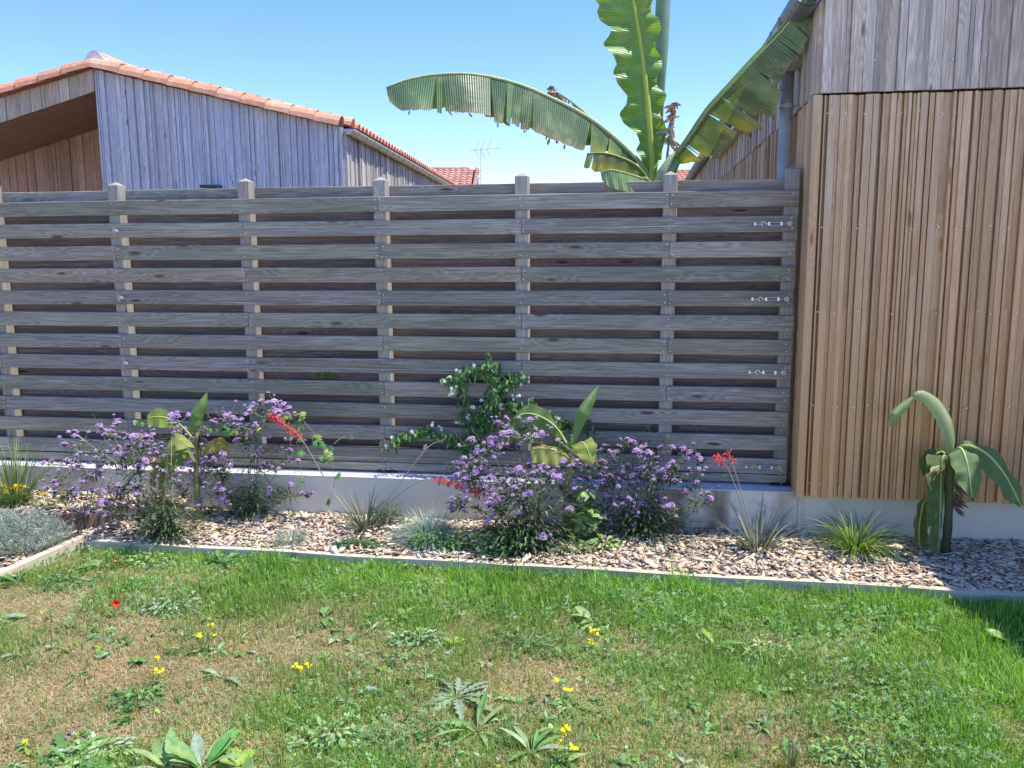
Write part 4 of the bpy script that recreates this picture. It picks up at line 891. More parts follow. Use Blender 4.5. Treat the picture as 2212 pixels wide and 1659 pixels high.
def verbena(label, px, heads, vr, nmain=10, nbase=500, br=.11, bh=.10, nx=170):
    b = at_z(px[0], px[1], .02); t = thing('purple_verbena', label, 'verbena', b, 0, 'purple verbenas'); heads = [h for h in heads if h[0] < 1260][:99] if False else (heads if len(heads) < 100 else heads[-99:])
    H = []
    for x, y in heads:
        v = random.uniform(*vr); p = on_fence(x, y, v); H.append(p-b)
    gs, gl = MB(), MB(); DG = [(.075, .12, .045), (.10, .15, .06), (.14, .18, .08), (.05, .085, .035)]
    def leaves(S, l0, l1, step, a0=0.15):
        for i in range(int(len(S)*a0), len(S)-1, step):
            d = (S[i+1]-S[i]).normalized(); a = random.uniform(0, 6.28); s1 = d.orthogonal().normalized(); s1 = Quaternion(d, a)@s1
            for q in (s1, -s1): gl.leaf(S[i], (q+d*random.uniform(.2, .9)+Vector((0, 0, -.2))), d, random.uniform(l0, l1), random.uniform(.006, .011), bend=random.uniform(0, .8), seg=3, c=jit(random.choice(DG), .3))
    idx = list(range(len(H))); mains = [max(idx, key=lambda i: H[i].length)]
    while len(mains) < nmain: mains.append(max(idx, key=lambda i: min((H[i]-H[j]).length for j in mains)))
    samples = []
    for i in mains:
        h = H[i]; p0 = Vector((random.uniform(-.06, .06), random.uniform(-.04, .04), 0)); mid = p0.lerp(h, .5)+Vector((0, 0, .10*h.length))+Vector((random.uniform(-.03, .03), random.uniform(-.04, .04), 0))
        S = spline([p0, mid, h], 22); S[0] = p0; gs.tube(S, [.0036-.0021*k/22 for k in range(23)], 5, [(*mixc((.15, .19, .09), (.36, .43, .27), k/22)[:3], .5) for k in range(23)], cap=False); leaves(S, .03, .06, 3, .1); samples += [(S[k], k) for k in range(5, 20)]
    rest = sorted([i for i in idx if i not in mains], key=lambda i: H[i].z)
    for i in rest:
        h = H[i]; best = min(samples, key=lambda sp: (sp[0]-h).length + (3 if sp[0].z > h.z-.03 else 0) + max(0, .10-(sp[0]-h).length)*4)[0]
        mid = best.lerp(h, .5)+Vector((random.uniform(-.02, .02), random.uniform(-.02, .02), -.01)); S = spline([best, mid, h], 10); gs.tube(S, [.0023-.0010*k/10 for k in range(11)], 4, (.30, .38, .21, .5), cap=False)
        leaves(S, .018, .04, 3, .2); samples += [(S[k], k) for k in range(2, 9)]
    for _ in range(110):        # side shoots without flowers, fill the mass
        p = random.choice(samples)[0]; e = p+Vector((random.uniform(-.14, .14), random.uniform(-.1, .1), random.uniform(-.02, .14))); S = spline([p, p.lerp(e, .5), e], 8); gs.tube(S, .0012, 4, (.10, .14, .06, .5), cap=False); leaves(S, .02, .045, 2, .1)
    for _ in range(nbase):     # leafy base
        a = random.uniform(0, 6.28); r_ = abs(random.gauss(0, br)); z = abs(random.gauss(0, bh)); d = Vector((math.cos(a), math.sin(a), random.uniform(-.2, 1)))
        gl.leaf(Vector((math.cos(a)*r_, math.sin(a)*r_*.7, z)), d, (0, 0, 1), random.uniform(.03, .06), random.uniform(.006, .013), bend=random.uniform(0, 1), seg=3, c=jit(random.choice(DG+[(.16, .19, .08)]), .3))
    gs.build('stems', L_STEM, t, smooth=True); gl.build('foliage', L_GEN, t); gm = MB()
    for _ in range(nx):       # many smaller heads round the big ones, too many to part
        h = random.choice(H); p = h+Vector((random.gauss(0, .035), random.gauss(0, .045), random.gauss(0, .028))); sc_ = random.uniform(.45, .95); me = random.choice(protos); q = Quaternion((1, 0, 0), random.gauss(0, .4))@Quaternion((0, 0, 1), random.uniform(0, 6.28))
        if to_uv(b+p)[1] < .25: p += FN*.06
        cs = me.attributes['tone'].data; gm.add([p+q@(v_.co*sc_) for v_ in me.vertices], [tuple(f.vertices) for f in me.polygons], [tuple(cs[k].color) for k in range(len(me.vertices))])
        e = min(samples, key=lambda sp: (sp[0]-p).length)[0]; gm.tube([e, e.lerp(p, .6)-Vector((0, 0, .006)), p-Vector((0, 0, .012))], .0012, 4, (.32, .40, .22, .5), cap=False)
    gm.build('small_flower_heads', L_PET, t)['kind'] = 'stuff'
    for i, h in enumerate(H):
        o = bpy.data.objects.new('flower_head', random.choice(protos)); o.location = h; s_ = random.uniform(1.0, 1.65)*(1.0 if random.random() < .8 else .6); o.scale = (s_*random.uniform(.85, 1.25), s_, s_*random.uniform(.8, 1.1))
        o.rotation_euler = (random.gauss(0, .35)+.15, random.gauss(0, .35), random.uniform(0, 6.28)); put(o, t)
    return t
vL = to_uv(at_z(365, 1166, .02))[1]; vL2 = to_uv(at_z(545, 1118, .02))[1]; vM = to_uv(at_z(1135, 1192, .02))[1]; vR = to_uv(at_z(1385, 1165, .02))[1]
verbena('leftmost purple verbena, sprawling left over the slanting edging board', (365, 1166), LEFT, (.22, vL+.12), nbase=900, br=.13, bh=.12, nx=220)
verbena('purple verbena right of the left banana, its stems rising along the wall', (545, 1122), LEFT2, (.20, vL2+.22), nbase=750, br=.13, bh=.12, nx=200)
verbena('purple verbena left of the central banana, densest flowers in the bed', (1140, 1188), MID, (.30, vM+.08), nbase=1500, br=.17, bh=.17, nx=230)
verbena('purple verbena right of the central banana, spreading toward the bare concrete', (1385, 1165), RIGHT+[(1205, 950), (1250, 1035), (1240, 1000), (1262, 985), (1270, 1030), (1235, 1060), (1200, 1010), (1215, 1050), (1192, 1075), (1225, 1085), (1180, 1040), (1210, 980), (1262, 1010), (1275, 1060), (1255, 1090), (1290, 1110), (1320, 1080), (1300, 1040)], (.29, vR+.14), nbase=1100, br=.17, bh=.13, nx=230)

# ---------------------------------------------------------------- small bananas
def small_stem(t, b, pts, v, rad, cols):
    g = MB(); P = [on_fence(x, y, v)-b for x, y in pts]; P[0] = Vector((0, 0, -.02)); S = spline(P, 14); k = len(S)
    g.tube(S, [rad[0]+(rad[1]-rad[0])*i/(k-1)+.0015*math.sin(i*1.9) for i in range(k)], 12, [(*jit(mixc(cols[0], cols[1], i/(k-1)), .12)[:3], .5) for i in range(k)]); g.build('pseudostem', M_PSEUDO, t, smooth=True)
def PF(b, pts, vs_):
    return [on_fence(x, y, vs_[i] if isinstance(vs_, (list, tuple)) else vs_)-b for i, (x, y) in enumerate(pts)]
def unroll_leaf(parent, P, rad, col, n=30, m=14, open_=.75, mat=None, name='rolled_leaf', edgec=None):
    """partly rolled leaf: an open tube, rad list along it"""
    S = spline(P, n); g = MB(); V = []; C = []; UV = []; acc = 0; prev = None
    for i in range(n+1):
        t = i/n; tg = (S[min(i+1, n)]-S[max(i-1, 0)]).normalized(); ref = Vector((0, -1, .2)); a = (ref-tg*ref.dot(tg)).normalized(); b_ = tg.cross(a); r = lerp_list(list(rad), t); acc += (S[i]-S[i-1]).length if i else 0
        for j in range(m+1):
            q = j/m; an = (q-.5)*2*math.pi*open_+.5; rr = r*(1+.22*q); p = S[i]+a*rr*math.cos(an)*.8+b_*rr*math.sin(an)
            V.append(p); c = mixc(col, edgec or (col[0]*1.3, col[1]*1.2, col[2]*1.2), abs(q-.5)*2*.5); C.append((*c[:3], .5)); UV.append((acc, q))
    k = m+1; g.add(V, [(i*k+j, i*k+j+1, (i+1)*k+j+1, (i+1)*k+j) for i in range(n) for j in range(m)], C, UV)
    return g.build(name, mat or L_BANS, parent, smooth=True)
# left banana
b = at_z(432, 1131, .02); v = to_uv(b)[1]
t = thing('young_banana', 'young banana among the left purple flowers, one erect twisted leaf and yellowing lower ones', 'banana plant', b, 0, 'young bananas in the bed')
small_stem(t, b, [(432, 1131), (428, 1090), (425, 1040), (424, 990), (425, 930)], v, (.024, .012), [(.30, .33, .07), (.30, .20, .10)])
unroll_leaf(t, PF(b, [(425, 940), (420, 918), (424, 895), (437, 870), (447, 848)], v), [.010, .036, .038, .026, .003], (.16, .33, .05), open_=.42)
banana_leaf(t, PF(b, [(425, 960), (402, 930), (375, 908), (345, 900), (318, 903)], [v, v, v+.05, v+.08, v+.1]), [.01, .035, .05, .05, .02], [.02, .05, .065, .06, .03], [(.1, .2, .9), (-.2, .1, .5)], [(-.3, -.35, -.8), (-.2, -.2, -1)], n=30, petiole=.35, tear=.05, rag=0, rip=.006, col=(.36, .52, .07), r0=.008, r1=.002, mat=L_BANS, ribcol=(.45, .55, .15))
banana_leaf(t, PF(b, [(425, 990), (418, 965), (402, 950), (385, 952), (363, 975)], [v, v+.03, v+.06, v+.1, v+.12]), [.02, .05, .045, .02], [.02, .06, .06, .02], [(-.5, 0, .5), (-.4, 0, .6)], [(.5, -.2, -.6), (.4, -.2, -.7)], n=26, petiole=.3, tear=0, rag=0, rip=.006, col=(.42, .50, .10), r0=.006, r1=.002, mat=L_BANS, ribcol=(.5, .55, .15))
banana_leaf(t, PF(b, [(425, 1000), (440, 975), (462, 960), (480, 958), (495, 975)], [v, v-.03, v-.05, v-.05, v-.05]), [.02, .04, .04, .02], [.02, .05, .06, .02], [(.1, 0, 1), (.3, 0, .8)], [(.1, -.2, -1), (0, -.1, -1)], n=26, petiole=.25, tear=.12, rag=.4, col=(.48, .48, .06), r0=.006, mat=L_BANS, label='yellow torn leaf')
banana_leaf(t, PF(b, [(425, 1010), (418, 990), (405, 975)], [v, v+.05, v+.1]), [.01, .03, .01], [.01, .03, .01], (-.3, 0, .5), (.3, 0, -.6), n=16, petiole=.1, tear=0, rag=0, col=(.3, .4, .1), r0=.006, mat=L_BANS)
# smaller shoot to its left
b = at_z(352, 1118, .02); v = to_uv(b)[1]
t = thing('young_banana', 'small withering banana shoot left of the left banana, brown drooping leaf', 'banana plant', b, 0, 'young bananas in the bed')
small_stem(t, b, [(352, 1118), (350, 1080), (348, 1045), (350, 1015)], v, (.022, .014), [(.28, .22, .10), (.36, .34, .12)])
banana_leaf(t, PF(b, [(350, 1018), (368, 992), (392, 978), (410, 976)][::-1], [v+.05, v+.05, v+.03, v]), [.02, .06, .06, .03], [.02, .07, .08, .03], [(-.2, .1, .9), (-.5, .1, .6)], [(.2, -.3, -.8), (.3, -.2, -.8)], n=26, petiole=.0, tear=0, rag=0, col=(.13, .27, .05), r0=.005, mat=L_BANS)
banana_leaf(t, PF(b, [(352, 1015), (340, 1010), (332, 1025), (330, 1050), (334, 1070)], v+.08), [.02, .03, .03, .01], [.02, .03, .02, .01], (-.8, 0, .2), (.8, -.2, .1), n=24, petiole=.1, tear=.1, rag=.5, col=(.45, .28, .12), r0=.005, mat=L_DRY, label='dry brown leaf')
g = MB(); 
for _ in range(9): g.leaf((random.uniform(-.03, .03), random.uniform(-.02, .02), .36+random.uniform(-.03, .03)), (random.uniform(-1, .3), -.3, random.uniform(-.6, .4)), (0, 0, 1), .07, .03, bend=1, c=jit((.50, .38, .26), .2), fold=.6)
g.build('withered_leaf', L_DRY, t)
# central banana
b = at_z(1222, 1165, .02); v = to_uv(b)[1]
t = thing('young_banana', 'young banana in the middle of the bed between two purple verbenas, tall pointed leaf', 'banana plant', b, 0, 'young bananas in the bed')
small_stem(t, b, [(1222, 1165), (1224, 1110), (1228, 1050), (1232, 990), (1238, 940)], v, (.030, .014), [(.22, .30, .07), (.36, .42, .10)])
unroll_leaf(t, PF(b, [(1238, 960), (1246, 925), (1258, 890), (1274, 862), (1292, 834)], v), [.008, .026, .038, .028, .003], (.20, .38, .09), open_=.45)
banana_leaf(t, PF(b, [(1234, 985), (1222, 955), (1200, 922), (1168, 900), (1135, 893), (1108, 905)], [v, v, v, v+.02, v+.04, v+.06]), [.02, .05, .06, .05, .02], [.02, .07, .09, .08, .03], [(.2, .4, .6), (0, .3, .6)], [(-.25, .1, -.9), (-.1, .1, -1)], n=34, petiole=.35, tear=.04, rag=0, col=(.13, .28, .06), r0=.010, r1=.002, mat=L_BANS, ribcol=(.45, .55, .15))
banana_leaf(t, PF(b, [(1236, 1000), (1222, 985), (1198, 972), (1170, 968), (1150, 970)], [v, v+.05, v+.1, v+.12, v+.12]), [.02, .02, .02, .01], [.03, .09, .10, .08], [(0, 0, .9), (0, 0, .9)], [(0, -.2, -.9), (-.1, -.2, -.9)], n=30, petiole=.2, tear=.0, rag=.15, col=(.48, .52, .12), r0=.008, r1=.002, mat=L_BANS, ribcol=(.5, .55, .15))
banana_leaf(t, PF(b, [(1236, 985), (1245, 965), (1256, 955), (1268, 968), (1277, 1000)], [v, v+.03, v+.06, v+.1, v+.12]), [.02, .06, .08, .03], [.02, .06, .06, .02], [(-.7, -.3, -.5), (-.9, 0, -.2)], [(.7, 0, .3), (.8, 0, .1)], n=28, petiole=.25, tear=0, rag=0, col=(.36, .46, .08), r0=.008, r1=.002, mat=L_BANS, ribcol=(.5, .55, .15))
banana_leaf(t, PF(b, [(1234, 985), (1228, 965), (1215, 950), (1195, 950)], [v, v-.05, v-.12, v-.16]), [.02, .06, .06, .02], [.02, .06, .06, .02], [(-.2, .1, .6)]*2, [(-.2, -.1, -.8)]*2, n=24, petiole=.3, tear=0, rag=0, col=(.12, .26, .06), r0=.008, r1=.002, mat=L_BANS)
# right banana
b = at_z(2040, 1205, .02); v = to_uv(b)[1]
t = thing('young_banana', 'banana at the right before the brown wall, its tall pale leaf snapped over', 'banana plant', b, 0, 'young bananas in the bed')
small_stem(t, b, [(2040, 1205), (2046, 1150), (2050, 1090), (2052, 1030), (2050, 980)], v, (.025, .018), [(.035, .035, .02), (.10, .14, .04)])
unroll_leaf(t, PF(b, [(2047, 985), (2046, 955), (2034, 915), (2012, 878), (1988, 857), (1972, 862)], v), [.013, .034, .046, .045, .030, .010], (.36, .50, .25), open_=.40, edgec=(.5, .62, .38))
unroll_leaf(t, PF(b, [(1976, 858), (1955, 877), (1936, 896), (1926, 914), (1925, 922)], v), [.010, .022, .025, .020, .004], (.30, .44, .20), open_=.45)
banana_leaf(t, PF(b, [(2050, 1000), (2068, 975), (2085, 962), (2125, 975), (2160, 1010), (2185, 1050), (2205, 1092)], [v, v, v+.02, v+.08, v+.12, v+.15, v+.18]), [.03, .08, .10, .09, .07, .02], [.02, .05, .06, .05, .03], [(-.1, -.5, -1), (-.35, -.4, -.9), (-.7, -.3, -.5)], [(.3, .3, .3), (.75, .2, -.1)], n=40, petiole=.27, tear=0, rag=0, rip=.012, per=11, col=(.13, .27, .08), r0=.012, r1=.003, mat=L_BANS, ribcol=(.45, .55, .2))
banana_leaf(t, PF(b, [(2052, 1000), (2062, 975), (2075, 968), (2086, 990), (2094, 1030), (2100, 1075)], [v, v+.03, v+.08, v+.14, v+.16, v+.17]), [.02, .08, .09, .07, .02], [.02, .06, .07, .06, .02], [(-.7, -.2, -.5), (-.9, -.2, -.2)], [(.7, -.1, -.3), (.9, -.1, .0)], n=34, petiole=.25, tear=0, rag=0, rip=.010, per=9, col=(.14, .29, .09), r0=.010, r1=.003, mat=L_BANS, ribcol=(.5, .6, .25))
banana_leaf(t, PF(b, [(2048, 1000), (2040, 985), (2034, 1000), (2032, 1060), (2030, 1130), (2026, 1195)], [v, v+.04, v+.07, v+.08, v+.08, v+.08]), [.03, .09, .085, .08, .08, .07, .03], [.01, .02, .02, .02, .01, .01], [(-1, 0, .1), (-1, -.1, 0)], [(1, 0, 0), (1, .1, 0)], n=44, petiole=.1, tear=0, rag=0, rip=.006, col=(.08, .17, .03), r0=.010, r1=.004, mat=L_BANS, ribcol=(.22, .30, .1))
banana_leaf(t, PF(b, [(2048, 1000), (2038, 978), (2024, 980), (2008, 1005), (2001, 1030)], [v, v-.03, v-.02, v, v]), [.02, .05, .07, .03], [.02, .05, .07, .03], (-.7, 0, .4), (.7, -.2, -.5), n=26, petiole=.2, tear=0, rag=0, col=(.07, .16, .05), r0=.008, mat=L_BANS)
banana_leaf(t, PF(b, [(2044, 1015), (2028, 1008), (2012, 1020), (2004, 1035), (2012, 1058)], [v, v+.08, v+.1, v+.1, v+.1]), [.01, .02, .015, .01], [.01, .02, .02, .01], (-.6, 0, .6), (.6, 0, -.6), n=20, petiole=.2, tear=.2, rag=.5, col=(.48, .42, .26), r0=.005, mat=L_DRY, label='shrivelled pale leaf')
banana_leaf(t, PF(b, [(2008, 1062), (1996, 1085), (1988, 1120), (1985, 1165), (1990, 1188)], v+.02), [.01, .03, .03, .02], [.02, .06, .08, .05, .01], (-1, 0, 0), (1, 0, 0), n=26, petiole=0, tear=0, rag=.1, col=(.12, .14, .03), r0=.006, mat=L_BANS, label='dark leaf tip standing on the chips')
g = MB()
for _ in range(14): g.leaf((.02+random.uniform(-.01, .02), random.uniform(-.03, .02), random.uniform(.3, .45)), (random.uniform(.2, 1), -.2, random.uniform(-1.6, -.2)), (0, 1, 0), random.uniform(.04, .09), .015, bend=1, c=jit((.22, .15, .12), .2), fold=.6)
g.build('withered_leaf', L_DRY, t)
pD = at_z(2020, 1228, .04)
for lab, q, ang, L in (('curled olive dead banana leaf lying on the shaded wood chips', at_z(2075, 1232, .045), 168, .26), ('flat grey dead banana leaf lying flat at the shade line near the edging', at_z(1935, 1212, .045), 170, .22)):
    g = MB(); d = Vector((math.cos(R(ang)), math.sin(R(ang)), .03)); g.leaf((0, 0, 0), d, (0, 0, 1), L, .09, bend=.15, fold=-.35, seg=10, c=(.20, .17, .06, .5) if 'olive' in lab else (.34, .33, .29, .5)); o = g.build('fallen_leaf', L_DRY, None, loc=q, smooth=True); tag(o, lab, 'dead leaf', 'dead banana leaves on the mulch')

# ---------------------------------------------------------------- star jasmine on the wires
b = W(uz(1040, 1150, .2)[0], .2, .02)
t = thing('star_jasmine', 'climbing jasmine with dark drooping leaves and small white flowers in the middle of the fence', 'climber', b)
def px6(L): return px_list(L, 658.3, 740.6, .3472)
BR = [([(1040, 1180), (1040, 900), (1040, 640), (1080, 480), (1150, 330), (1180, 180), (1150, 100)], 95), ([(1040, 640), (1000, 430), (985, 280), (960, 200), (880, 225)], 65), ([(1150, 330), (1250, 260), (1300, 215), (1350, 210)], 42),
      ([(1110, 440), (1230, 380), (1300, 390), (1330, 400)], 40), ([(1040, 680), (960, 600), (870, 580), (760, 540), (700, 540)], 70), ([(700, 560), (600, 575), (570, 590), (510, 640)], 20), ([(1080, 480), (1200, 480), (1300, 520), (1400, 560), (1520, 450)], 55),
      ([(1300, 440), (1380, 430), (1410, 350)], 14), ([(1520, 450), (1640, 500), (1800, 510)], 22), ([(960, 200), (1040, 160), (1100, 160), (1160, 200)], 36), ([(1060, 560), (1150, 420), (1200, 250)], 60), ([(1040, 860), (1030, 700), (1080, 600)], 40)]
gs, gl, gf = MB(), MB(), MB()
for pts, nl in BR:
    S = spline([on_fence(x, y, random.uniform(.045, .09))-b for x, y in px6(pts)], 30); gs.tube(S, [.0032-.0018*i/30 for i in range(31)], 5, (.20, .13, .09, .5), cap=False)
    for _ in range(int(nl*2.2)):
        i = random.randint(8 if pts[0][1] > 1000 else 1, 30); p = S[i]+Vector((random.gauss(0, .018), random.uniform(-.05, .01), random.gauss(0, .018))); c = random.choice([(.035, .10, .03), (.05, .14, .04), (.08, .20, .05), (.16, .30, .06)])
        d = Vector((random.uniform(-.5, .5), random.uniform(-.6, .0), random.uniform(-1.3, -.2))); gl.leaf(p, d, (random.uniform(-.4, .4), -1, .3), random.uniform(.030, .050), random.uniform(.012, .018), bend=random.uniform(-.2, .7), fold=.3, c=jit(c, .2))
for x, y in px6([(870,230),(905,225),(935,185),(960,175),(1010,160),(1060,145),(925,285),(910,315),(960,330),(1100,350),(1155,300),(1160,325),(1255,295),(1240,395),(1220,380),(1140,430),(1160,395),(1095,490),(1115,488),(1040,400),(1335,325),(1355,210),(1330,265),(1300,345),(1160,490),(1020,460),(960,490),(510,650),(520,655),(550,600),(690,555),(680,570),(740,640),(760,640),(835,625),(770,590),(810,580),(850,520),(790,510),(1400,560),(1570,500),(1570,465),(1400,580),(1210,640),(1230,400),(1200,350)]):
    p = on_fence(x, y, random.uniform(.08, .12))-b; gf = MB()
    for k in range(random.randint(1, 3)):
        q = p+Vector((random.gauss(0, .008), 0, random.gauss(0, .008))); n_ = Vector((random.uniform(-.5, .5), -1, random.uniform(-.2, .8))).normalized(); r = random.uniform(.010, .014)
        for a in range(5): dd_ = Quaternion(n_, a*1.2566+.4*k)@n_.orthogonal().normalized(); gf.leaf(q, dd_, n_, r, r*.55, bend=.2, fold=.1, seg=2, c=(.85, .85, .74, .5))
    gf.build('flower', L_PET, t)
gs.build('stems', L_STEM, t); gl.build('foliage', L_GEN, t)

# ---------------------------------------------------------------- passion flower climber on the left bushes
b = W(uz(700, 1110, .25)[0], .25, .02)
t = thing('passion_vine', 'thin vine with green fingered leaves trailing beside the coral flower spike', 'climber', b)
gs, gl = MB(), MB()
for pts, nl in (([(708, 1100), (722, 1040), (715, 1000), (705, 985), (690, 1010)], 9), ([(705, 985), (690, 950), (660, 915), (650, 895)], 10), ([(650, 895), (610, 905), (560, 925), (520, 930), (470, 925), (400, 925), (350, 915), (290, 915)], 30), ([(705, 985), (720, 960), (745, 942), (775, 932)], 2), ([(640, 910), (655, 960), (648, 1000), (660, 1060)], 6)):
    S = spline([on_fence(x, y, random.uniform(.25, .38))-b for x, y in pts], 26); gs.tube(S, .0013, 4, (.30, .22, .12, .5), cap=False)
    for _ in range(nl):
        p = S[random.randint(1, 26)]+Vector((random.gauss(0, .012), random.uniform(-.04, .02), random.gauss(0, .012))); c = jit(random.choice([(.08, .22, .07), (.13, .30, .08), (.35, .45, .10)]), .15); n_ = Vector((random.uniform(-.5, .5), -.7, random.uniform(.1, 1))).normalized(); o_ = Quaternion(n_, random.uniform(0, 6.28))@n_.orthogonal().normalized(); L = random.uniform(.025, .04)
        for a in (-1.3, -.65, 0, .65, 1.3): gl.leaf(p, Quaternion(n_, a)@o_, n_, L*(1-.15*abs(a)), L*.35, bend=.3, c=c)
gs.build('stems', L_STEM, t); gl.build('foliage', L_GEN, t)
# fern-like sprig seen through a gap of the fence
b = W(uz(700, 809, -.06)[0], -.055, uz(700, 812, -.06)[1]-.03); t = thing('fern_sprig', 'small green sprig poking through a gap in the fence boards', 'plant', b); g = MB()
for k in range(5):
    a = -1.0+k*.5; d = Vector((math.sin(a)*1.3, -.25, .35)).normalized(); 
    for i in range(6): q = d*(.012*i+.01); [g.leaf(q, d+Vector((s_*.8, 0, .2)), (0, -1, 0), .022, .008, c=jit((.16, .24, .05), .2), seg=3) for s_ in (-1, 1)]
g.build('leaves', L_GEN, t)

# ---------------------------------------------------------------- silver bush, yellow flowers
b = at_z(35, 1190, -.01); t = thing('silver_bush', 'silvery grey feathery bush in the lower bed at the left edge', 'shrub', b); g, gs = MB(), MB()
for _ in range(620):
    a = random.uniform(0, 6.28); r_ = random.random()**.6; o_ = Vector((math.cos(a)*.30*r_, math.sin(a)*.20*r_, 0)); hgt = .23*math.sqrt(max(.12, 1-r_*r_*.85))*random.uniform(.75, 1.1); p0 = o_*.7; p1 = o_*1.15+Vector((0, 0, hgt)); S = spline([p0, p0.lerp(p1, .5)+Vector((0, 0, .01)), p1], 8); gs.tube(S, .0009, 3, (.42, .45, .38, .5), cap=False)
    for i in range(2, 9):
        for _ in range(3):
            d = Vector((random.uniform(-1, 1), random.uniform(-1, 1), random.uniform(.1, 1.2))); c = random.choice([(.46, .52, .46), (.38, .44, .38), (.55, .60, .53), (.26, .31, .26)]); L = random.uniform(.016, .032); q = S[i]; dn = d.normalized(); g.blade([q, q+dn*L*.5, q+dn*L], [.0018, .0022, .0005], dn.orthogonal().normalized(), jit(c, .12))
gs.build('stems', L_STEM, t); g.build('foliage', L_GEN, t)
def yellow_plant(name, label, px, z, heads, vv, hr=.012, nl=160, cat='flowers', H=.14):
    b = at_z(px[0], px[1], z); t = thing(name, label, cat, b); g, gf, gs = MB(), MB(), MB()
    for _ in range(nl):
        a = random.uniform(0, 6.28); r_ = random.random()*.10; p = Vector((math.cos(a)*r_, math.sin(a)*r_*.6, random.random()*H*.7)); g.leaf(p, (math.cos(a), math.sin(a), random.uniform(.3, 1.5)), (0, 0, 1), random.uniform(.03, .06), .005, c=jit(random.choice([(.20, .30, .08), (.14, .24, .06), (.30, .38, .14)]), .2), seg=3)
    for x, y in heads:
        p = on_fence(x, y, vv+random.uniform(-.04, .04))-b; gs.tube(spline([(p.x*.5, p.y*.5, 0), p*.6, p], 6), .0014, 4, (.25, .33, .12, .5), cap=False)
        gf = MB()
        for _ in range(26): q = p+Vector((random.gauss(0, hr), random.gauss(0, hr), random.gauss(0, hr*.4))); gf.leaf(q, (random.uniform(-1, 1), random.uniform(-1, 1), .3), (0, 0, 1), .010, .008, seg=2, c=jit((.85, .66, .02), .1))
        gf.build('flower_head', L_PET, t)
    gs.build('stems', L_STEM, t); g.build('foliage', L_GEN, t); return t
vt = to_uv(at_z(30, 1098, TZ))[1]
yellow_plant('yellow_flowers', 'bright yellow flower clusters beside the tall grass at the left edge', (28, 1098), TZ, [(2, 1048), (8, 1052), (18, 1062), (24, 1055), (33, 1052), (38, 1060), (36, 1050), (12, 1063), (54, 1052), (28, 1060)], vt, nl=420)
v_ = to_uv(at_z(110, 1118, TZ))[1]
yellow_plant('yellow_flowers', 'few small loose yellow flower heads left of the leftmost purple verbena', (105, 1105), TZ, [(90, 1068), (98, 1066), (126, 1061), (144, 1099)], vt-.02, hr=.007, nl=60)

# ---------------------------------------------------------------- leafy green plants in the bed
def bushy(name, label, px, z, n, rx, ry, h, L, Wd, cols, cat='plant', prof=None, ext=None, up=(.1, 1.1), lobes=0):
    b = at_z(px[0], px[1], z); t = thing(name, label, cat, b); g, gs = MB(), MB()
    for _ in range(n):
        a = random.uniform(0, 6.28); r_ = random.random()**.6; p = Vector((math.cos(a)*rx*r_, math.sin(a)*ry*r_, random.random()*h*(1-.5*r_*r_)+.01)); l = random.uniform(.6, 1.15)*L
        d = Vector((math.cos(a)+random.uniform(-.6, .6), math.sin(a)+random.uniform(-.6, .6), random.uniform(*up)-.4)); g.leaf(p, d, (random.uniform(-.4, .4), random.uniform(-.6, .2), 1), l, l*Wd, bend=random.uniform(.1, .9), fold=.2, seg=4 if not lobes else 8, c=jit(random.choice(cols), .2), prof=prof, lobes=lobes)
        if random.random() < .5: gs.tube([Vector((p.x*.3, p.y*.3, 0)), p*.6, p], .0012, 3, (.2, .28, .1, .5), cap=False)
    g.build('foliage', L_GEN, t); gs.build('stems', L_STEM, t); return t
rnd = lambda t: math.sin(math.pi*min(1, max(.03, t)))**.5
DK = [(.05, .14, .05), (.07, .18, .06), (.04, .10, .035)]; LT = [(.28, .40, .12), (.36, .47, .18), (.18, .30, .08)]
bushy('leafy_herb', 'mound of dark round leaved herb at the foot of the central verbena', (1095, 1195), .02, 800, .24, .12, .16, .022, .85, DK, prof=rnd)
bushy('leafy_herb', 'dark green low herb spilling over the edging board, left of the large blue grass', (780, 1185), .02, 240, .14, .06, .05, .03, .4, DK)
bushy('leafy_weed', 'fresh green leafy weed in front of the large blue grass mound', (950, 1192), .02, 330, .16, .06, .12, .024, .6, [(.10, .25, .07), (.16, .32, .09)])
bushy('broadleaf_plant', 'pale lime green broad leaved plant right of the central banana stem', (1262, 1175), .02, 150, .08, .06, .36, .06, .75, LT, prof=rnd, up=(-.2, 1))
bushy('broadleaf_plant', 'low lime green leaves at the foot of the right hand verbena', (1300, 1190), .02, 60, .08, .05, .07, .05, .7, LT, prof=rnd)
bushy('chard_plant', 'one large pale crinkled leaf lying before the central banana', (1220, 1182), .02, 4, .02, .02, .05, .12, .75, [(.42, .52, .24)], prof=rnd, up=(.3, .6))
bushy('sage_herb', 'grey green herb at the edging between the central verbenas', (1240, 1200), .02, 300, .12, .05, .07, .02, .5, [(.22, .28, .15), (.30, .34, .20), (.12, .17, .08)])
bushy('dry_stems_plant', 'dry straw coloured foliage under the right hand verbena', (1420, 1160), .02, 200, .13, .08, .16, .04, .18, [(.40, .33, .15), (.30, .28, .12), (.5, .42, .2)], up=(.2, 1.5))
bushy('tiny_weed', 'tiny pale green weed alone on the sunlit wood chips', (1455, 1215), .02, 34, .04, .02, .05, .02, .3, LT)
bushy('leafy_herb', 'dark leaves behind the large blue grass at the foot of the red yucca', (835, 1140), .02, 160, .10, .05, .17, .03, .5, DK)
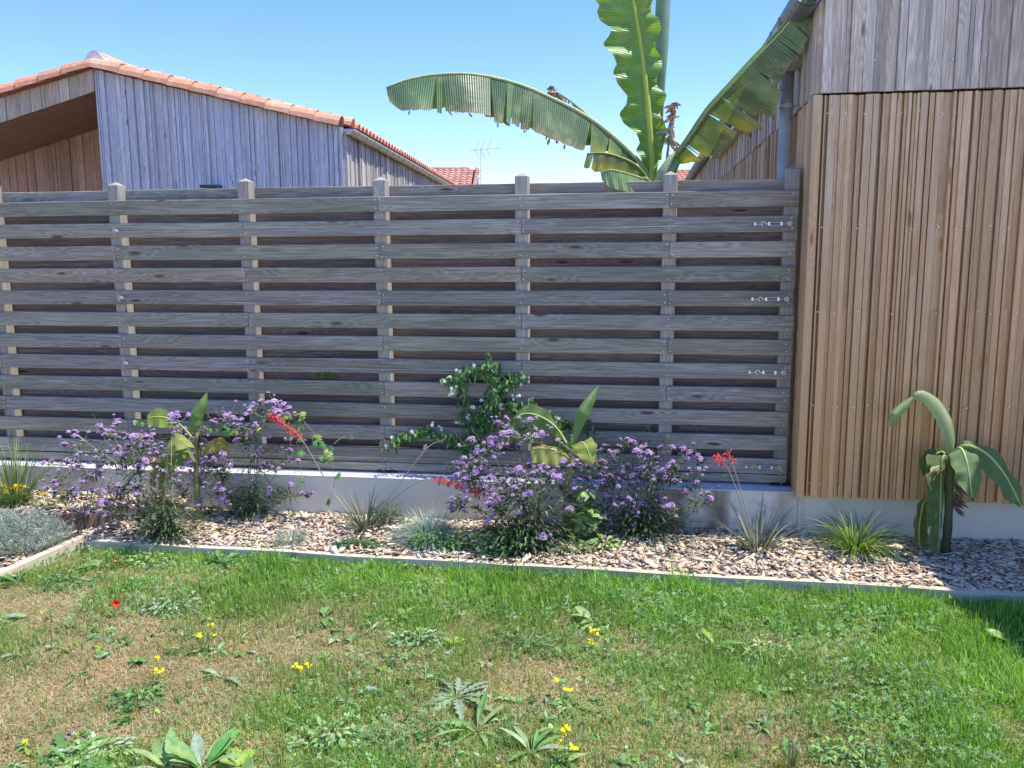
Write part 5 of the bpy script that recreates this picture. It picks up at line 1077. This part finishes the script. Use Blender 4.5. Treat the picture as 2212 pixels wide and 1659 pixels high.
# ---------------------------------------------------------------- lawn
M_GRASS = mat_leaf('grass_blade', .5, .42, nscale=8, var=.12, tcol=(1.25, 1.3, .6), spec=.35)
def lz(x, y): return LAWN_Z + (fbm(x*1.3+3, y*1.3, 3)-.5)*.03
def dryness(x, y):
    """0 lush, 1 parched: the lawn is greener towards the bed and the right"""
    s = x/np.maximum(y, 1)*1.69                 # -1 left .. 1 right
    t = np.clip((y-2.6)/1.7, 0, 1.2)
    n = fbm(x*1.1+9, y*1.5+4, 4)
    d = .31 - .30*t - .36*s + (n-.5)*2.0 + .42*np.exp(-((x+1.85)**2/.45+(y-3.1)**2/.45)) - .55*np.exp(-((edge_y(x)-y)/.22)**2)
    d = d + np.where(y < 2.95, .12*(s > .1), 0)
    return np.clip(d, 0, 1)
def outside_bed(x, y, m=.0): return (y < edge_y(x)-.004+m) & (y < diag_y(x)-.004+m)
def grass(n, name, label, lmul=1.0, wmul=1.0, seed=1, keep=None, near=1.9, far=4.95, xs=4.2):
    # more blades close to the eye than far away
    y = near+(far-near)*rng.random(n)**1.15; x = rng.uniform(-1, 1, n)*(y*.80+.35); ok = outside_bed(x, y)
    x, y = x[ok], y[ok]; d = dryness(x, y)
    if keep is not None: k = keep(x, y, d); x, y, d = x[k], y[k], d[k]
    n = len(x); dry = rng.random(n) < np.clip(d*1.3-.14, .07, .88)
    cl = np.clip((fbm(x*4.5, y*4.5, 3)-.25)*1.9, 0, 1.2); a = rng.uniform(0, 2*np.pi, n)
    L = np.where(dry, rng.uniform(.018, .045, n), rng.uniform(.022, .062, n)*(1.2-.5*d)*(.45+1.05*cl)*(1+.12*np.exp(-((edge_y(x)-y)/.10)**2)))*lmul
    lean = np.where(dry, rng.uniform(.75, 1.5, n), np.abs(rng.normal(.35, .62, n)))
    wd = np.where(dry, rng.uniform(.0012, .0026, n), rng.uniform(.0020, .0046, n))*wmul*(.8+.12*y)
    dx, dy = np.cos(a), np.sin(a); ra = a+np.pi/2+rng.normal(0, .5, n); sx, sy = np.cos(ra), np.sin(ra)
    V = np.zeros((n, 8, 3)); hor = 0; ver = 0
    for k in range(4):
        t = k/3; le = lean*(.45+.85*t); 
        if k: hor = hor+np.sin(le)*L/3; ver = ver+np.cos(le)*L/3
        wk = wd*[1, .95, .7, .12][k]*.5
        V[:, 2*k, 0] = x+dx*hor-sx*wk; V[:, 2*k, 1] = y+dy*hor-sy*wk; V[:, 2*k+1, 0] = x+dx*hor+sx*wk; V[:, 2*k+1, 1] = y+dy*hor+sy*wk
        V[:, 2*k:2*k+2, 2] = (np.maximum(ver, .002)+lz(x, y)-.003+np.where(dry, rng.uniform(0, .012, n) if k == 0 else 0, 0))[:, None]
    F = np.array([(0, 1, 3, 2), (2, 3, 5, 4), (4, 5, 7, 6)]); F = (F[None]+np.arange(n)[:, None, None]*8).reshape(-1, 4)
    lush = np.array([(.21, .43, .04), (.31, .54, .07), (.13, .31, .035), (.44, .60, .18)]); mid = np.array([(.31, .41, .10), (.25, .36, .08), (.40, .46, .18), (.20, .31, .08)]); st = np.array([(.62, .52, .30), (.50, .39, .22), (.70, .61, .40), (.42, .29, .17)])
    pi = rng.integers(0, 4, n); m = np.clip(d*1.6, 0, 1)[:, None]; c = lush[pi]*(1-m)+mid[pi]*m; big = .72+.62*fbm(x*2.2+30, y*2.8+11, 4)[:, None]; red = np.clip((fbm(x*1.4+70, y*1.8+3, 3)[:, None]-.5)*2.2, 0, .5)*d[:, None]; c = np.where(dry[:, None], st[pi]*(.75+.25*m)*(1-red*np.array([0, .25, .35])), c)*rng.uniform(.75, 1.2, (n, 1))*big
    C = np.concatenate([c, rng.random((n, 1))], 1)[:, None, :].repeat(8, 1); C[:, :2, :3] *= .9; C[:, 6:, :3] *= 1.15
    return tag(np_mesh(name, V.reshape(-1, 3), F, M_GRASS, C.reshape(-1, 4)), label, 'grass', kind='stuff')
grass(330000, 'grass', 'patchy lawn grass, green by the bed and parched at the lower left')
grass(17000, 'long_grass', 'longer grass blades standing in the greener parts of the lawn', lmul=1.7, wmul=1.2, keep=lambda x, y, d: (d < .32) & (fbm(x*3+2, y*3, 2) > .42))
# clover and small leaved herbs in patches
def clover(n):
    y = 1.9+3.0*rng.random(n); x = rng.uniform(-1, 1, n)*(y*.80+.35); p = fbm(x*2.1+40, y*2.6+7, 3); ok = outside_bed(x, y) & (rng.random(n) < np.clip((p-.36)*3.2, 0, 1)*np.clip(1.1-dryness(x, y)*1.1, .08, 1)); x, y, p = x[ok], y[ok], p[ok]; n = len(x)
    h = rng.uniform(.018, .06, n)*(.6+p*.5); a0 = rng.uniform(0, 2*np.pi, n); r = rng.uniform(.0028, .0068, n); V = np.zeros((n, 3, 6, 3)); tilt = rng.normal(0, .5, (n, 2)); cup = rng.uniform(-.2, .9, n)
    for k in range(3):
        a = a0+k*2.094; ca, sa = np.cos(a), np.sin(a)
        for j, (u, v) in enumerate(((.05, 0), (.7, -.62), (1.45, -.6), (1.8, 0), (1.45, .6), (.7, .62))):
            X_ = r*(u*ca-v*sa); Y_ = r*(u*sa+v*ca); V[:, k, j, 0] = x+X_; V[:, k, j, 1] = y+Y_; V[:, k, j, 2] = lz(x, y)+h+X_*tilt[:, 0]+Y_*tilt[:, 1]+cup*r*abs(v)*.8
    F = np.array([(0, 1, 2, 3), (0, 3, 4, 5)]); F = (F[None]+np.arange(n*3)[:, None, None]*6).reshape(-1, 4)
    pal = np.array([(.19, .37, .09), (.26, .45, .16), (.13, .28, .08), (.34, .50, .27)]); c = pal[rng.integers(0, 4, n)]*rng.uniform(.8, 1.2, (n, 1)); C = np.concatenate([c, rng.random((n, 1))], 1)[:, None, :].repeat(18, 1)
    tag(np_mesh('clover', V.reshape(-1, 3), F, M_GRASS, C.reshape(-1, 4)), 'patches of small leaved clover in the lawn', 'clover', kind='stuff')
clover(62000)

# ---------------------------------------------------------------- single weeds in the lawn
L_WEED = mat_leaf('weed_leaf', .45, .35, nscale=45, var=.25, spec=.45)
PALE = (.36, .50, .19); MIDG = (.19, .37, .10); DEEP = (.09, .21, .06); SILV = (.42, .53, .34); YG = (.38, .52, .09)
plant_prof = lambda t: max(.12, math.sin(math.pi*min(1, max(0, (t-.12)/.9)))**.7) if t > .14 else .14
def rosette(name, label, px, n, L, Wd, col, up=.5, cat='weed', lobes=0, bend=.8, prof=None, spread=1.0, seg=7, group=None, a0=None, arc=6.283):
    b = at_z(px[0], px[1], LAWN_Z); b.z = float(lz(b.x, b.y)); t = thing(name, label, cat, b, 0, group)
    for i in range(n):
        a = (a0 if a0 is not None else random.uniform(0, 6.28)) + arc*(i+random.uniform(-.3, .3))/n; l = L*.98*random.uniform(.65, 1.1); d = Vector((math.cos(a)*spread, math.sin(a)*spread, up*random.uniform(.5, 1.4))); g = MB()
        g.leaf((math.cos(a)*.008, math.sin(a)*.008, .008), d, (random.uniform(-.3, .3), random.uniform(-.3, .3), 1), l, l*Wd*random.uniform(.85, 1.2), bend=bend*random.uniform(.4, 1.2), fold=random.uniform(.1, .4), seg=seg if not lobes else 13, c=jit(col if isinstance(col, tuple) else random.choice(col), .18), prof=prof or plant_prof, lobes=lobes)
        g.build('leaf', L_WEED, t)
    return t
W_ = 'single weeds in the lawn'
rosette('plantain', 'big cluster of broad upright plantain leaves at the bottom edge, left of centre', (440, 1672), 13, .15, .30, [PALE, MIDG, MIDG, SILV], up=1.5)
rosette('dock_plant', 'long pale toothed leaves leaning left at the bottom edge, beside the broad plantain', (362, 1680), 6, .17, .24, [SILV, PALE], up=.9, lobes=.15, a0=1.6, arc=3)
rosette('mallow', 'rounded lime green pleated leaves at the bottom edge, right of the broad plantain', (520, 1660), 13, .075, .9, [YG, PALE], up=.9, prof=rnd, lobes=.12)
rosette('dock_plant', 'light leaved weed under the slanting edging board, upper left of the lawn', (215, 1225), 7, .12, .38, [MIDG, PALE], up=.9)
rosette('dock_plant', 'weed with dark upright leaf at the left edge below the silver bush', (38, 1262), 6, .13, .34, [MIDG, DEEP], up=.9)
rosette('plantain', 'pale broad leaves at the very left edge of the lawn', (2, 1345), 7, .12, .36, [SILV, PALE], up=.5)
rosette('dock_plant', 'dark bluish leaf clump against the edging board below the small blue grass', (480, 1222), 9, .12, .30, [DEEP, MIDG], up=.9)
rosette('plantain', 'broad light leaves drooping in front of the edging, right of the dark leaf clump', (590, 1225), 8, .13, .33, [MIDG, PALE], up=.7)
rosette('dandelion', 'flat dandelion rosette left of the first yellow mustard flowers', (225, 1375), 9, .12, .34, [(.26, .38, .18), MIDG], up=.22, lobes=.45)
rosette('dandelion', 'small dandelion rosette on the parched patch at the left', (165, 1468), 7, .09, .30, MIDG, up=.3, lobes=.5)
rosette('dandelion', 'dandelion with jagged leaves just right of the third mustard plant', (478, 1470), 9, .13, .30, [SILV, MIDG], up=.3, lobes=.55)
rosette('thistle', 'large pale spiny thistle rosette in the middle of the lawn', (985, 1510), 26, .19, .24, [(.36, .45, .30), (.30, .40, .22), (.44, .52, .38)], up=.42, lobes=.6)
rosette('thistle', 'small pale thistle left of centre, just above the large thistle', (872, 1335), 8, .11, .32, [YG, PALE], up=.5, lobes=.6)
rosette('plantain', 'long narrow plantain leaves just below the large thistle', (1030, 1585), 9, .17, .17, [MIDG, PALE], up=.55)
rosette('plantain', 'spiky cluster of narrow leaves at the bottom edge right of centre', (1148, 1630), 14, .12, .16, [PALE, MIDG, SILV], up=.9)
rosette('plantain', 'two long leaves beside the upright mustard in the lower middle', (1240, 1530), 4, .12, .26, [PALE], up=.4)
rosette('plantain', 'single broad pale leaf on the grass below the first mustard plant', (560, 1420), 3, .11, .32, [SILV], up=.4)
rosette('plantain', 'pale twisted leaf lying on the green lawn right of centre', (1660, 1485), 3, .13, .26, [(.48, .55, .30)], up=.25)
rosette('dandelion', 'flattened lime green weed in the lower right lawn', (1790, 1522), 8, .12, .32, [YG, PALE, SILV], up=.2)
rosette('dandelion', 'flattened grey green weed at the lower right, nearest the shadow', (2010, 1585), 8, .13, .26, [SILV, PALE], up=.12)
rosette('plantain', 'small dark green upright weed low in the right half of the lawn', (1545, 1398), 4, .10, .22, [MIDG, YG], up=1.2)
rosette('dock_plant', 'rounded light leaf weed standing in the green lawn below the right red yucca', (1285, 1350), 4, .10, .38, [PALE], up=1.0)
rosette('dandelion', 'jagged pale weed low on the grass between the mustards', (820, 1545), 5, .08, .28, [SILV, PALE], up=.3, lobes=.5)
rosette('dandelion', 'fine jagged weed at the far lower left of the lawn', (150, 1655), 16, .16, .3, [PALE, MIDG], up=.7, lobes=.5)
rosette('plantain', 'broad leaf weed at the left edge of the green lawn, under the jasmine', (700, 1335), 6, .12, .24, [PALE, MIDG], up=.5)
rosette('dandelion', 'grey green weed in the middle of the lawn left of the tall bare stalk', (905, 1275), 6, .08, .35, [MIDG, SILV], up=.5)
rosette('ivy_leaved_weed', 'small heart leaved weed near the bottom right corner', (2100, 1640), 9, .07, .7, [MIDG, SILV], up=.6, prof=rnd)
rosette('round_leaved_weed', 'weed with round pale leaves at the edge of the shadow on the right', (2180, 1395), 9, .09, .5, [PALE, MIDG], up=1.3, prof=rnd)
for lab, px, n, L in (('stiff narrow leaves cut short at the bottom edge, left of the other stiff tuft', (1705, 1668), 26, .12), ('stiff narrow leaves cut short at the bottom edge, farther right', (1868, 1672), 18, .13)):
    b = at_z(px[0], px[1], LAWN_Z); t = thing('stiff_tuft', lab, 'grass tuft', b, 0, 'stiff tufts at the bottom edge'); g = MB(); tuft(g, (0, 0, 0), n, L, .006, [(.14, .2, .07), (.25, .28, .12), (.45, .42, .28)], spread=.28, droop=.1, r=.025); g.build('blades', L_GEN, t)
# yellow mustards: stem, few leaves, cross shaped flowers
def mustard(label, px, tops, lv=5):
    b = at_z(px[0], px[1], LAWN_Z); b.z = float(lz(b.x, b.y)); t = thing('mustard_plant', label, 'wildflower', b, 0, 'yellow mustards in the lawn'); gs, gl, gf = MB(), MB(), MB()
    for x, y in tops:
        p = at_depth(x, y, b.y+random.uniform(-.02, .02))-b; S = spline([(0, 0, 0), p*.5+Vector((random.uniform(-.01, .01), 0, 0)), p], 8); gs.tube(S, .0016, 5, (.26, .36, .10, .5), cap=False)
        for _ in range(2): i = random.randint(2, 6); gl.leaf(S[i], (random.uniform(-1, 1), random.uniform(-1, 0), random.uniform(.1, .8)), (0, 0, 1), .03, .010, c=jit(MIDG, .2))
        gf = MB()
        for _ in range(4):
            q = p+Vector((random.gauss(0, .008), random.gauss(0, .006), random.gauss(0, .006))); n_ = Vector((random.uniform(-.6, .6), random.uniform(-1, 0), 1)).normalized()
            for a in range(4): dd_ = Quaternion(n_, a*1.571)@n_.orthogonal().normalized(); gf.leaf(q, dd_, n_,   .0088, .0068, bend=.2, fold=.1, seg=2, c=(.90, .80, .02, .5))
        gf.build('flower', L_PET, t)
    for _ in range(lv): a = random.uniform(0, 6.28); gl.leaf((0, 0, .005), (math.cos(a), math.sin(a), random.uniform(.2, 1)), (0, 0, 1), random.uniform(.04, .08), random.uniform(.014, .028), c=jit(random.choice([MIDG, PALE]), .2), bend=.6)
    gs.build('stem', L_STEM, t); gl.build('foliage', L_WEED, t)
mustard('yellow mustard flowers on the parched lawn below the poppy, highest of the left ones', (437, 1415), [(427, 1368), (434, 1376), (457, 1349), (458, 1366)], 8)
mustard('yellow mustard flowers at the lower left, left of the jagged dandelion', (338, 1485), [(334, 1448), (347, 1450), (340, 1420)], 6)
mustard('tall single stemmed mustard left of centre in the lower lawn', (652, 1490), [(664, 1437), (645, 1445), (640, 1440)], 6)
mustard('small mustard with two yellow flowers in the greener lawn right of centre', (1283, 1405), [(1282, 1360), (1292, 1367), (1276, 1385)], 5)
mustard('mustard with two leaves and small yellow flowers right of the large thistle', (1215, 1512), [(1204, 1466), (1227, 1490)], 5)
mustard('mustard with several yellow flowers at the bottom edge of the lawn', (1222, 1652), [(1224, 1575), (1214, 1602), (1242, 1612), (1208, 1640), (1220, 1585)], 10)
mustard('tiny yellow flower low on the grass at the lower right', (1945, 1560), [(1947, 1553)], 3)
mustard('tiny yellow flower at the far lower left of the lawn', (62, 1615), [(55, 1600)], 3)
# tall bare stalk weed
b = at_z(988, 1345, LAWN_Z); t = thing('tall_weed', 'tall thin upright weed stalk standing before the blue grass in the lawn', 'weed', b); g, gl = MB(), MB()
P = [at_depth(x, y, b.y)-b for x, y in ((988, 1345), (990, 1290), (991, 1220), (990, 1150), (988, 1095))]; S = spline(P, 20); g.tube(S, [.0028-.0018*i/20 for i in range(21)], 5, (.18, .30, .10, .5))
for i in range(3, 20): gl.leaf(S[i], (random.uniform(-1, 1), random.uniform(-1, .3), random.uniform(.2, 1.2)), (0, 0, 1), random.uniform(.02, .06), .008, c=jit(MIDG, .2))
for k in range(4): e = S[8+k*3]; q = e+Vector((random.choice((-1, 1))*random.uniform(.05, .12), 0, random.uniform(.04, .10))); g.tube([e, e.lerp(q, .5)-Vector((0, 0, .01)), q], .0012, 4, (.18, .30, .10, .5)); gl.leaf(q, (0, 0, 1), (0, -1, 0), .02, .006, c=jit(PALE, .2))
g.build('stem', L_STEM, t); gl.build('foliage', L_WEED, t)
# poppies
def poppy(label, px, top, r, col, droop=False):
    b = at_z(px[0], px[1], LAWN_Z); t = thing('poppy', label, 'poppy', b, 0, 'poppies'); p = at_depth(top[0], top[1], b.y)-b; g = MB(); g.tube(spline([(0, 0, 0), p*.6+Vector((.01, 0, 0)), p], 8), .0013, 5, (.25, .30, .12, .5)); g.build('stem', L_STEM, t)
    g = MB(); n_ = Vector((.5, -.8, .35)).normalized()
    for a in range(4): dd_ = (Quaternion(n_, a*1.571+.3)@n_.orthogonal().normalized())+n_*.5; g.leaf(p, dd_, n_, r, r*1.25, bend=-.4, fold=.3, seg=5, c=jit(col, .1), prof=rnd)
    g.build('flower', L_PET, t); g = MB(); g.tube([p, p+n_*r*.25], [.003, .004], 8, (.03, .03, .02, .5)); g.build('flower_centre', L_STEM, t)
poppy('single scarlet poppy flower over the parched lawn at the left', (246, 1332), (250, 1303), .026, (.85, .075, .03))
poppy('half hidden dull orange poppy among weeds near the upper left of the lawn', (150*1.62, 1228), (250, 1209), .016, (.72, .26, .13))
poppy('tiny wilted pink poppy at the lower left edge of the lawn', (152, 1620), (148, 1588), .013, (.55, .2, .42))
# small broad leaved seedlings scattered everywhere between the grass
g = MB(); k = 0
while k < 560:
    y = 2.0+2.7*random.random(); x = random.uniform(-1, 1)*(y*.72+.2)
    if not bool(outside_bed(np.array(x), np.array(y), -.01)) or float(fbm(np.array(x*1.7+60), np.array(y*2.2), 2)) < random.uniform(.25, .6): continue
    k += 1; z = float(lz(np.array(x), np.array(y))); c = random.choice([MIDG, DEEP, PALE, SILV, YG, MIDG]); L = random.uniform(.016, .055); n = random.randint(3, 8); wd = random.uniform(.2, .5)
    for i in range(n):
        a = random.uniform(0, 6.28); g.leaf((x, y, z+random.uniform(0, .012)), (math.cos(a), math.sin(a), random.uniform(.15, 1.3)), (random.uniform(-.4, .4), random.uniform(-.4, .4), 1), L*random.uniform(.6, 1.1), L*wd, bend=random.uniform(.2, 1), seg=4, c=jit(c, .25), lobes=0)
tag(g.build('seedlings', L_WEED), 'small broad leaved seedlings scattered through the lawn', 'weeds', kind='stuff')
# low leafy weeds creeping out from the edging board and between the mustards
for lab, px, n, rx, L, cols in (('low bushy weed under the slanting board, above the parched patch', (150, 1262), 150, .16, .028, [MIDG, DEEP]), ('low bushy weed in front of the leftmost purple verbena', (330, 1218), 120, .14, .03, [MIDG, PALE]),
    ('leafy weed at the edging directly in front of the large blue grass', (905, 1222), 150, .14, .026, [MIDG, YG]), ('grey green bushy weed just below the small thistle', (905, 1390), 130, .13, .024, [SILV, MIDG]),
    ('sprawling weed in the parched grass right of the poppy', (375, 1320), 110, .15, .03, [MIDG, SILV]), ('bushy weed beside the low left mustard, nearest the bottom', (300, 1520), 110, .10, .028, [MIDG, DEEP]),
    ('dark bushy weed in the middle of the lawn left of the small mustard', (1130, 1400), 170, .18, .026, [DEEP, MIDG]), ('round leaved weed patch in the green lawn at the right', (1640, 1420), 150, .17, .022, [MIDG, SILV, PALE]),
    ('bright leafy weed at the lower right below the flattened lime weed', (1830, 1640), 100, .12, .028, [YG, MIDG]), ('bushy weed at the bottom edge between thistle and left plantain', (720, 1610), 150, .14, .03, [MIDG, PALE]),
    ('pale bushy weed at the bottom left corner', (215, 1640), 140, .13, .034, [PALE, SILV])):
    bushy('leafy_weed', lab, px, LAWN_Z, n, rx, rx*.7, .05, L, .45, cols, cat='weed')['group'] = W_
